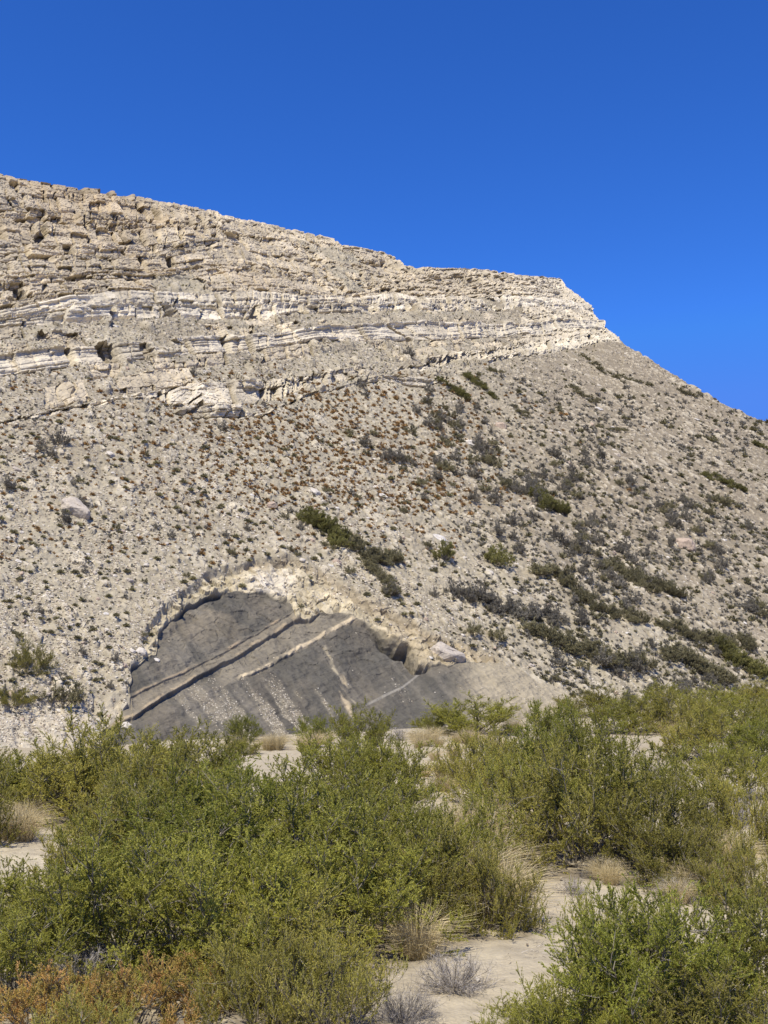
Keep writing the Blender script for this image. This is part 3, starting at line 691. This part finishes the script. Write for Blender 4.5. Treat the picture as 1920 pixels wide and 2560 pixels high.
# litter on the sand: twigs, pebbles and straw nobody could count
R_ = np.random.default_rng(77)
n = 9000; lx = R_.uniform(-9, 13, n); ly = R_.uniform(9.5, 34, n); lz = ground_z(lx, ly) + .006
an = R_.uniform(0, 6.28, n); ln = R_.uniform(.02, .13, n)
P0 = np.stack([lx, ly, lz + R_.uniform(0, .02, n)], -1); P1 = P0 + np.stack([np.cos(an) * ln, np.sin(an) * ln, R_.uniform(-.004, .02, n)], -1)
V, F, T = tubes(P0, P1, np.full(n, .003), np.full(n, .0018), R_.uniform(0, 1, n))
lit = link('twig_litter', np_mesh('twig_litter', V, F, LEAF['dead'], ('tone', T))); tag(lit, 'dry twig litter strewn over the sand', None, None, 'stuff')

n = 2600; lx = R_.uniform(-10, 16, n); ly = 9.5 + 40 * R_.uniform(0, 1, n) ** 1.3
PEB = (np.stack([lx, ly, ground_z(lx, ly) + .004], -1), R_.uniform(.012, .05, n) * (1 + R_.uniform(0, 1, n) ** 10))
# ---------------------------------------------------------------- stones
def rock_mesh(seed, flat=.55, name='boulder', col=(.50, .45, .37)):
    rr = random.Random(seed); bm = bmesh.new()
    for i in range(26):
        v = Vector((rr.gauss(0, 1), rr.gauss(0, 1), rr.gauss(0, 1))).normalized()
        m = max(abs(v.x), abs(v.y), abs(v.z)); v = v * (.6 + .4 / m * .6)
        bm.verts.new((v.x * .5 * rr.uniform(.85, 1.1), v.y * .42 * rr.uniform(.85, 1.1), v.z * .5 * flat * rr.uniform(.85, 1.1)))
    r = bmesh.ops.convex_hull(bm, input=bm.verts)
    bmesh.ops.delete(bm, geom=[g for g in r['geom_interior'] if isinstance(g, bmesh.types.BMVert)], context='VERTS')
    bmesh.ops.recalc_face_normals(bm, faces=bm.faces)
    bmesh.ops.bevel(bm, geom=list(bm.edges), offset=.02, segments=1, affect='EDGES')
    bmesh.ops.triangulate(bm, faces=bm.faces[:]); bmesh.ops.subdivide_edges(bm, edges=bm.edges[:], cuts=2, use_grid_fill=True)
    from mathutils import noise as mn
    for v in bm.verts:
        c = v.co * 5 + Vector((seed * 3.1, 0, 0)); v.co += v.co.normalized() * (.035 * mn.noise(c) + .02 * mn.noise(c * 3)) + Vector((0, 0, .03 * mn.noise(Vector((c.x * .4, c.y * .4, c.z * 4)))))
    me = bpy.data.meshes.new(name); bm.to_mesh(me); bm.free(); me.materials.append(M_STONE)
    a = me.attributes.new('col', 'FLOAT_COLOR', 'POINT'); a.data.foreach_set('color', np.tile(np.array([*col, 1.], np.float32), len(me.vertices)))
    return me
rp = [bpy.data.objects.new('boulder', rock_mesh(60 + i, [.45, .6, .35, .75][i % 4], col=[(.52, .47, .39), (.46, .40, .32), (.56, .52, .45), (.42, .33, .25)][i % 4])) for i in range(8)]
for o in rp: C.objects.link(o); tag(o, 'x', 'boulder')
def slope_put(p, X, Y, s, lab, grp, sink=.25, rz=None, sz=None, onslope=.6, seed=0):
    P = hill_at(np.array([X]), np.array([Y]))[0]
    o = put(p, Vector(P), s, rz=rz, label=lab, group=grp, sz=sz)
    return o, P
def orient(o, rz, k):
    q = Vector((0, 0, 1)).rotation_difference(Vector(NF) * k + Vector((0, 0, 1)) * (1 - k)); o.rotation_mode = 'XYZ'
    o.rotation_euler = (q.to_matrix() @ Euler((0, 0, rz)).to_matrix()).to_euler()
BIG = [ # X, Y, width px, proto, label
 (1185, 1100, 60, 2, 'white boulder with dark shadow high on the shrubby talus'), (1255, 1062, 42, 3, 'pinkish slab above the white boulder on the talus'),
 (1098, 1348, 52, 2, 'bright white boulder sitting above a round green shrub'), (940, 1222, 30, 0, 'upper white block of a pair on the brown tufted slope'),
 (955, 1246, 34, 2, 'lower white block of a pair on the brown tufted slope'), (190, 1278, 105, 1, 'long pale slab with streaked face on the left slope'),
 (778, 1250, 44, 0, 'cream slab above the long green shrub'), (1120, 1628, 108, 1, 'large smooth boulder lodged at the right end of the scar rim'),
 (350, 1632, 44, 0, 'pale block perched at the left corner of the scar'), (1712, 1368, 70, 3, 'long flat grey slab among the right hand shrubs'),
 (50, 1398, 26, 2, 'white stone on the slope at the left edge'), (1370, 1238, 60, 2, 'flat pale slab beside a green shrub on the talus'),
 (1890, 1690, 24, 2, 'white rock at the talus foot on the right'), (270, 1150, 34, 0, 'pale block between grey shrubs on the left slope'),
 (232, 1112, 26, 2, 'small bright block below the left ledge'), (318, 1811, 40, 0, 'cream block below the tilted bed at the scar corner'),
 (396, 1640, 22, 2, 'small white block on the left scar rim'), (1740, 965, 24, 2, 'white stone on the right skyline slope'), (1610, 900, 20, 2, 'pale stone near the foot of the cliff nose'),
 (40, 1180, 30, 1, 'tan block under the left edge ledge'), (1500, 1015, 30, 2, 'pale stones above the green mats')]
for X, Y, W, k, lab in BIG:
    o, P = slope_put(rp[k], X, Y, W / FP * 1.05 * hill_at(np.array([X]), np.array([Y]))[0][1], lab, None)
    orient(o, random.uniform(-.6, .6), .8)
rs = np.random.default_rng(5)
LM = [('the diagonal green thicket', 790, 1360), ('the crown of the grey scar', 650, 1400), ('the boulder lodged in the scar rim', 1120, 1628), ('the bright white boulder', 1098, 1348),
 ('the pair of white blocks', 948, 1234), ('the white boulder with dark shadow', 1185, 1100), ('the pinkish slab', 1255, 1062), ('the long streaked slab', 190, 1278), ('the tall grey shrub under the ledge', 145, 1125),
 ('the big round dusty shrub', 70, 1680), ('the pale bank', 150, 1780), ('the green mats under the cliff', 1160, 970), ('the foot of the cliff nose', 1500, 880), ('the low middle ledge', 480, 1040), ('the lower white ledge', 300, 920),
 ('the flat grey slab', 1712, 1368), ('the dark green mat on bare scree', 1810, 1210), ('the olive brown shrub trail', 1600, 1460), ('the hedge over the pale gully', 1450, 1640), ('the thicket at the talus foot', 1740, 1680),
 ('the far skyline slope', 1800, 1040), ('the block on the scar corner', 350, 1632), ('the open scree under the ledges', 600, 1180), ('the field of rusty tufts', 850, 1120), ('the two round green shrubs', 1180, 1420),
 ('the dark mat halfway up', 1530, 1065), ('the dark shrub on the cliff ledge', 1022, 890), ('the white stone at the frame edge', 50, 1398), ('the green trail by the flat slab', 1370, 1265), ('the dusty broken shrub trail', 1430, 1490),
 ('the small shrub above the scar', 565, 1340), ('the grey shrub beside the scar', 200, 1645), ('the hedge crossing the talus', 1270, 1530), ('the brown shrub row', 1760, 1590), ('the bare scree strip', 1640, 1180)]
def region_label(X, Y, what):
    k = min(range(len(LM)), key=lambda i: math.hypot(LM[i][1] - X, (LM[i][2] - Y) * 1.2)); n, a, b = LM[k]; dx, dy = X - a, Y - b; d = math.hypot(dx, dy)
    if abs(dx) > abs(dy): r = 'right of ' if dx > 0 else 'left of '
    else: r = 'downhill from ' if dy > 0 else 'uphill from '
    return what + ' ' + ('just ' if d < 55 else 'well ' if d > 120 else '') + r + n
# placement density on the slope
def scatter(n, dens, ylo=700, yhi=1850, xlo=-150, xhi=2070, seed=1):
    r = np.random.default_rng(seed); X = []; Y = []
    while len(X) < n:
        x = r.uniform(xlo, xhi, 4000); y = r.uniform(ylo, yhi, 4000); sk = ip(SKY, x)
        ok = (y > sk + 6) & (r.uniform(0, 1, 4000) < dens(x, y))
        X += list(x[ok]); Y += list(y[ok])
    return np.array(X[:n]), np.array(Y[:n])
def d_talus(x, y):
    rk = hill_val(rock, x, y); s_ = hill_val(sc_, x, y); r_ = hill_val(rim, x, y)
    return (1 - ss(.1, .4, rk)) * (s_ < -6) * np.where(r_ > 0, .3, 1)
# individual stones: 270 biggest
X, Y = scatter(270, lambda x, y: d_talus(x, y) * (.4 + .6 * ss(1000, 1400, y)), ylo=820, yhi=1840, xlo=0, xhi=1920, seed=11)
P = hill_at(X, Y); wpx = rs.uniform(9, 20, 270) * (1 + rs.uniform(0, 1, 270) ** 8)
for i in range(270):
    lab = region_label(X[i], Y[i], ('larger ' if wpx[i] > 15 else 'small ') + ['angular pale stone', 'cream stone', 'white flat stone', 'brownish stone'][i % 4])
    o = put(rp[i % 8], Vector(P[i]), wpx[i] / FP * P[i][1], label=lab, group=lab); orient(o, rs.uniform(0, 6), .7)
# the rest of the scree: uncountable chips
def merge_copies(base_list, P, s, rng, mat, attrname, name, tilt=None, colf=None, sz=None):
    Vs = []; Fs = []; As = []; off = 0; n = len(P)
    which = rng.integers(0, len(base_list), n)
    q = Vector((0, 0, 1)).rotation_difference((Vector(NF) * (tilt or 0) + Vector((0, 0, 1)) * (1 - (tilt or 0))).normalized()).to_matrix(); q = np.array(q)
    for b, (BV, BF, BA) in enumerate(base_list):
        m = np.where(which == b)[0]
        if not len(m): continue
        a = rng.uniform(0, 6.28, len(m)); ca = np.cos(a)[:, None]; sa = np.sin(a)[:, None]
        v = np.stack([BV[None, :, 0] * ca - BV[None, :, 1] * sa, BV[None, :, 0] * sa + BV[None, :, 1] * ca, np.repeat(BV[None, :, 2], len(m), 0) * (1 if sz is None else sz[m][:, None])], -1)
        v = v * s[m][:, None, None]; v = v @ q.T + P[m][:, None, :]
        Vs.append(v.reshape(-1, 3)); Fs.append((BF[None] + (off + np.arange(len(m)) * len(BV))[:, None, None]).reshape(-1, BF.shape[1])); off += v.shape[0] * v.shape[1]
        As.append(colf(m, BA) if colf else np.tile(BA, len(m)))
    return np_mesh(name, np.concatenate(Vs), np.concatenate(Fs), mat, (attrname, np.concatenate(As)))
def chip(seed):
    r = np.random.default_rng(seed); V = np.array([[x, y, z] for x in (-.5, .5) for y in (-.38, .38) for z in (-.2, .2)], float)
    V += r.normal(0, .10, V.shape); V[[1, 3, 5, 7], :2] *= r.uniform(.5, .95)
    F = np.array([[0, 1, 3, 2], [4, 6, 7, 5], [0, 4, 5, 1], [2, 3, 7, 6], [0, 2, 6, 4], [1, 5, 7, 3]])
    return V, F, None
nC = 40000
X, Y = scatter(nC, lambda x, y: d_talus(x, y) * (.25 + .75 * ss(1400, 900, x)) * (.35 + .65 * ss(.9, .3, fbm(x * .01, y * .01, 7, 3) + .5)) , ylo=760, yhi=1870, seed=12)
P = hill_at(X, Y); s = rs.uniform(2.2, 7.0, nC) / FP * P[:, 1]
base = [chip(i) for i in range(8)]
cc = np.array([(.56, .495, .375), (.48, .41, .30), (.62, .56, .45), (.36, .30, .22), (.2, .165, .12)])
me = merge_copies(base, P, s, rs, M_STONE, 'col', 'scree', .7, colf=lambda m, BA: np.repeat(cc[rs.integers(0, 5, len(m))] * rs.uniform(.8, 1.1, (len(m), 1)), 8, 0))
tag(link('scree', me), 'pale angular rock chips covering the slope', None, None, 'stuff')
me = merge_copies(base, PEB[0], PEB[1], rs, M_STONE, 'col', 'pebbles', 0, colf=lambda m, BA: np.repeat(cc[rs.integers(0, 5, len(m))] * rs.uniform(.7, 1.0, (len(m), 1)), 8, 0))
tag(link('pebbles', me), 'small pebbles scattered over the sand', None, None, 'stuff')
# chips in the scar: fallen pale fragments lying in streaks
X, Y = scatter(3200, lambda x, y: (hill_val(sc_, x, y) > 6) * np.clip(hill_val(streak, x, y) * 1.0 + .002, 0, 1), ylo=1560, yhi=1870, xlo=320, xhi=1440, seed=13)
P = hill_at(X, Y); s = rs.uniform(1.2, 4.2, len(X)) / FP * P[:, 1]
me = merge_copies(base, P, s, rs, M_STONE, 'col', 'gravel', .7, colf=lambda m, BA: np.repeat(cc[rs.integers(0, 5, len(m))] * rs.uniform(.8, 1.0, (len(m), 1)), 8, 0))
tag(link('gravel', me), 'cream rock fragments fallen down the grey scar', None, None, 'stuff')

# ---------------------------------------------------------------- slope vegetation
def small(key, name, cat_, seed, R, H, n1, n2, n3, nl, leaf, lm, **k):
    fm, sm = bush_meshes(seed, R, H, n1, n2, n3, nl, leaf, lm, **k); o = make_bush(name, 'x', cat_, fm, sm); PROTO[key] = o
small('sg1', 'grey_shrub', 'shrub', 81, .6, .85, 18, 7, 5, 9, .05, 'grey', low=.1)
small('sg2', 'grey_shrub', 'shrub', 82, .6, .75, 18, 7, 5, 9, .05, 'dusty', low=.05)
small('so1', 'olive_shrub', 'shrub', 83, .6, .75, 20, 8, 5, 11, .045, 'dusty', low=.02)
small('so2', 'olive_shrub', 'shrub', 84, .6, .75, 20, 8, 5, 11, .045, 'mat', low=.02)
def sput(key, X, Y, wpx, lab, grp, hs_=1.0, tilt=.1):
    P = hill_at(np.array([float(X)]), np.array([float(Y)]))[0]
    o = put(PROTO[key], Vector(P), wpx / FP * P[1] / 1.2, label=lab, group=grp); o.scale.z *= hs_
    orient(o, random.uniform(0, 6), tilt); return o
# mats and hedges trailing down the slope: (kind, polyline, width px, step, label)
TR = [
 ('so2', [(765, 1310), (800, 1345), (850, 1375)], 60, 18, 'olive shrub at the green head of the long diagonal thicket above the scar'),
 ('so1', [(860, 1375), (920, 1410), (985, 1420)], 60, 20, 'dusty shrub in the diagonal thicket trailing above the scar'),
 ('so1', [(905, 1430), (960, 1470), (980, 1500)], 45, 22, 'dusty shrub low in the trail that ends at the scar rim'),
 ('sg1', [(1140, 1490), (1210, 1510), (1300, 1540), (1400, 1550)], 55, 24, 'grey shrub in the hedge crossing the talus right of the scar'),
 ('sg2', [(1330, 1570), (1400, 1610), (1470, 1640), (1560, 1660), (1600, 1670)], 62, 22, 'dusty shrub in the hedge on the edge above the pale gully'),
 ('sg1', [(1500, 1660), (1540, 1675), (1590, 1685)], 55, 26, 'grey shrub at the lower end of the hedge over the pale gully'),
 ('so2', [(1100, 945), (1135, 970), (1170, 995)], 34, 14, 'flat green mat shrub left below the cliff'),
 ('so2', [(1160, 935), (1200, 960), (1240, 995)], 30, 13, 'flat green mat shrub trailing downslope below the cliff'),
 ('so1', [(1225, 925), (1250, 930)], 28, 13, 'round green mat shrub under the cliff foot'),
 ('so1', [(1280, 1020), (1320, 1045)], 26, 14, 'dark mat shrub on the upper talus'),
 ('so1', [(1430, 960), (1460, 985), (1500, 1000)], 26, 14, 'dark mat shrub below the cliff nose'),
 ('so1', [(1450, 895), (1500, 925), (1560, 950), (1620, 965)], 26, 18, 'brownish mat shrub near the top of the right slope'),
 ('so2', [(1340, 1245), (1370, 1265), (1410, 1290)], 48, 18, 'green shrub in the trail beside a flat pale slab'),
 ('so2', [(1760, 1190), (1800, 1205), (1860, 1230)], 34, 16, 'dark green mat shrub on the bare right slope'),
 ('so1', [(1780, 1240), (1830, 1260)], 34, 16, 'brown mat shrub under the dark green mat on the right slope'),
 ('so1', [(1510, 1410), (1580, 1450), (1650, 1480), (1700, 1500)], 50, 22, 'olive brown shrub in the long trail on the right talus'),
 ('so1', [(1330, 1430), (1400, 1450), (1450, 1500), (1530, 1540), (1600, 1560)], 50, 26, 'dusty shrub in the broken trail right of the round green shrubs'),
 ('so1', [(1680, 1640), (1740, 1670), (1800, 1700)], 66, 24, 'olive shrub in the thicket at the talus foot'),
 ('so2', [(1810, 1640), (1860, 1670), (1915, 1690)], 62, 24, 'yellow green shrub at the talus foot near the frame edge'),
 ('so1', [(1650, 1560), (1720, 1590), (1800, 1600), (1880, 1610)], 46, 26, 'brownish shrub in the row above the talus foot'),
 ('so1', [(1500, 1060), (1560, 1075)], 26, 16, 'dark mat shrub in the middle of the right slope'),
 ('so1', [(1740, 1085), (1790, 1100)], 26, 16, 'flat dark shrub on the bare right slope'),
 ('so1', [(1690, 985), (1740, 1000)], 24, 16, 'small mat shrub below the right skyline'),
 ('so2', [(1880, 1110), (1920, 1125)], 26, 14, 'green mat shrub on the slope at the right frame edge'),
]
for key, pl, w, step, lab in TR:
    pl = np.array(pl, float); seg = np.hypot(*(pl[1:] - pl[:-1]).T); tot = seg.sum(); n = max(2, int(tot / step * 1.9)); cum = np.concatenate([[0], np.cumsum(seg)])
    for i in range(n):
        t = tot * (i + rs.uniform(-.4, .4)) / max(1, n - 1); x = np.interp(t, cum, pl[:, 0]); y = np.interp(t, cum, pl[:, 1])
        part = ['uppermost', 'upper middle', 'lower middle', 'lowest'][min(3, int(4 * i / n))]; grp = lab
        flat = .62 if w < 36 else .95
        sput(key, x + rs.normal(0, w * .12), y + rs.normal(0, w * .1), w * rs.uniform(.7, 1.15), part + ' ' + lab, part + ' ' + lab, flat, .5 if w < 36 else .1)
SINGLE = [('sg2', 165, 1755, 100, 'sparse brownish shrub on the edge of the pale bank'),
 ('sg1', 145, 1125, 60, 'tall grey shrub below the left ledge'), ('sg1', 100, 1135, 42, 'round grey shrub beside the tall one under the ledge'), ('sg1', 15, 1225, 50, 'grey green shrub at the left edge on the scree'),
 ('sg1', 158, 1310, 46, 'dark grey shrub in front of the long pale slab'), ('so2', 1105, 1405, 72, 'round green shrub under the bright white boulder'), ('so2', 1250, 1410, 80, 'green shrub right of the white boulder shrub'),
 ('sg1', 1240, 1340, 50, 'grey green shrub above the pair of round green shrubs'), ('sg1', 1282, 1320, 48, 'dark spiky shrub next to the grey green one'), ('sg1', 1185, 1255, 42, 'dark grey shrub on the tufted slope'), ('sg1', 1235, 1262, 50, 'broad dark grey shrub beside another on the tufted slope'),
 ('sg1', 1022, 890, 40, 'dark round shrub on the ledge below the cliffs'), ('sg1', 1455, 1445, 42, 'spiky grey shrub between two olive trails'), ('sg1', 970, 1500, 46, 'grey shrub hanging above the scar rim'),
 ('sg1', 200, 1645, 34, 'grey shrub left of the scar'), ('sg1', 1385, 1355, 46, 'spiky grey shrub upslope of the olive trail'), ('sg1', 565, 1340, 24, 'small dark shrub above the scar'), ('sg2', 1005, 1180, 26, 'dark shrub by the white blocks'),
 ('so1', 720, 1388, 24, 'small olive cushion above the scar head'), ('sg2', 1240, 1600, 60, 'dry shrub hanging over the right scar rim'), ('sg2', 1185, 1590, 50, 'grey dry shrub above the lodged boulder'), ('sg1', 480, 950, 34, 'grey shrub under the lower white ledge')]
for key, X, Y, W, hz, lab in [('o1', 72, 1688, 122, 1.05, 'big round dusty green shrub on the slope at the left'), ('o2', 34, 1752, 118, .62, 'low flat olive shrub at the left edge of the bank')]:
    P = hill_at(np.array([float(X)]), np.array([float(Y)]))[0]; s_ = W / FP * P[1] / (2 * dimv[key][0]); o = put(PROTO[key], Vector(P) - Vector((0, 0, .1)), s_, label=lab, sz=s_ * hz * 1.1); o['group'] = 'dusty shrubs at the left edge'
for key, X, Y, W, lab in SINGLE: sput(key, X, Y, W, lab, None)
def small_pick(n, dens, keys, wlo, whi, what, seed, **k):
    X, Y = scatter(n, dens, xlo=0, xhi=1920, seed=seed, **k); W = rs.uniform(wlo, whi, n)
    for i in range(n):
        lab = region_label(X[i], Y[i], ('big ' if W[i] > wlo + (whi - wlo) * .6 else 'small ') + what); sput(keys[i % len(keys)], X[i], Y[i], W[i], lab, lab)
# dark grey thorny shrubs clustered on the talus right of centre
def d_grey(x, y):
    c = np.exp(-((x - (1060 + (y - 1000) * .75)) / 190.) ** 2) * ss(960, 1040, y) * ss(1420, 1250, y)
    r_ = ss(1250, 1450, x) * ss(1080, 1200, y) * .55
    cl = ss(-.15, .35, fbm(x * .018 , y * .018, 31, 3))
    return d_talus(x, y) * (c + r_) * cl * ss(.0, .4, (y - ip([(1000, 950), (1500, 1050), (1920, 1350)], x)) / 200. + .2)
small_pick(250, d_grey, ['sg1', 'sg1', 'sg2'], 22, 44, 'dark grey thorny shrub', 21, ylo=950, yhi=1760)
small_pick(45, lambda x, y: d_talus(x, y) * ss(1200, 900, x) * ss(1050, 1200, y), ['sg1', 'sg2'], 18, 34, 'grey shrub', 22, ylo=1000, yhi=1750)

def tuft_base(seed, n, R, H, w, flat=False):
    r = np.random.default_rng(seed); az = r.uniform(0, 6.28, n); el = np.arccos(r.uniform(.1, 1, n)); L_ = r.uniform(.6, 1, n)
    d = np.stack([np.cos(az) * np.sin(el) * R, np.sin(az) * np.sin(el) * R, np.cos(el) * H], -1) * L_[:, None]
    P0 = d * .12; sd_ = unit(np.cross(d, r.normal(size=(n, 3)))) * w
    V = np.stack([P0 - sd_ * .5, P0 + sd_ * .5, d * .7 + sd_, d * 1.0, d * .7 - sd_][:4] if False else [P0, d * .6 + sd_, d, d * .6 - sd_], 1).reshape(-1, 3)
    return V, np.arange(4 * n).reshape(n, 4), np.repeat(r.uniform(0, 1, n), 4)
def field(name, n, dens, wlo, whi, matn, label, seed, R=.5, H=.55, nb=26, w=.09, **k):
    X, Y = scatter(n, dens, seed=seed, **k); P = hill_at(X, Y); s = rs.uniform(wlo, whi, n) * rs.uniform(.7, 1.2, n) / FP * P[:, 1]
    base = [tuft_base(seed * 10 + i, nb, R, H, w) for i in range(6)]
    me = merge_copies(base, P, s, rs, LEAF[matn], 'tone', name, .25)
    tag(link(name, me), label, None, None, 'stuff')
    return base
def individuals(name, cat_, n, dens, wlo, whi, matn, what, seed, R=.5, H=.55, nb=60, w=.06, **k):
    ps = [bpy.data.objects.new(name, np_mesh(name, *tuft_base(seed + i, nb, R, H, w)[:2], LEAF[matn], ('tone', tuft_base(seed + i, nb, R, H, w)[2]))) for i in range(4)]
    for o in ps: C.objects.link(o); tag(o, 'x', cat_)
    X, Y = scatter(n, dens, xlo=0, xhi=1920, seed=seed, **k); P = hill_at(X, Y); W = rs.uniform(wlo, whi, n)
    for i in range(n):
        lab = region_label(X[i], Y[i], ('bigger ' if W[i] > (wlo + whi) / 2 else 'little ') + what); o = put(ps[i % 4], Vector(P[i]), W[i] / FP * P[i][1], label=lab, group=lab)
def d_brown(x, y):
    return d_talus(x, y) * (np.exp(-((x - (850 + (y - 1150) * .4)) / 330.) ** 2) * ss(900, 1010, y) * ss(1330, 1230, y) + .18 * (x < 1150) * ss(900, 1000, y))
field('brown_tufts', 2000, d_brown, 11, 18, 'brown', 'brown dry tufts dotting the scree', 91, ylo=900, yhi=1400)
individuals('brown_tuft', 'tuft', 280, d_brown, 16, 24, 'brown', 'brown dry tuft', 92, ylo=940, yhi=1420)
def d_dark(x, y): return d_talus(x, y) * (.35 + .65 * ss(1000, 1300, x)) * ss(880, 980, y) * ss(-.4, .3, fbm(x * .012, y * .02, 33, 3))
field('low_scrub', 3200, d_dark, 9, 17, 'grey', 'small dark scrub dotting the whole slope', 93, ylo=860, yhi=1790)
field('dry_scrub', 1800, lambda x, y: d_dark(x, y) , 8, 16, 'dusty', 'small olive scrub dotting the slope', 95, ylo=860, yhi=1790)
individuals('cushion_plant', 'cushion plant', 260, lambda x, y: d_talus(x, y) * ss(1350, 900, x) * ss(1000, 1150, y), 18, 30, 'dusty', 'low olive cushion plant', 94, ylo=980, yhi=1780, H=.45, nb=90)
def d_right(x, y): return d_talus(x, y) * ss(1050, 1400, x) * (.25 + .75 * ss(-.25, .3, fbm(x * .012 - y * .006, y * .022, 34, 3))) * ss(900, 1100, y)
field('grey_scrub', 1500, d_right, 14, 26, 'grey', 'grey scrub spread over the right talus', 97, ylo=880, yhi=1760, nb=44, w=.06)
field('olive_scrub', 650, d_right, 14, 30, 'dusty', 'olive scrub spread over the right talus', 98, ylo=880, yhi=1760, nb=50, w=.06)
def d_upper(x, y): return (y > ip(SKY, x) + 8) * (1 - .9 * ss(.05, .3, hill_val(rock, x, y)))
field('ledge_scrub', 700, d_upper, 5, 10, 'dusty', 'sparse scrub on the benches between the cliffs', 96, ylo=500, yhi=960, xlo=0, xhi=1500)
for k, o in list(PROTO.items()):
    if o.name not in used:
        for ch in list(o.children): bpy.data.objects.remove(ch)
        bpy.data.objects.remove(o)
for o in bpy.data.objects:
    if 'dim' in o.keys(): del o['dim']
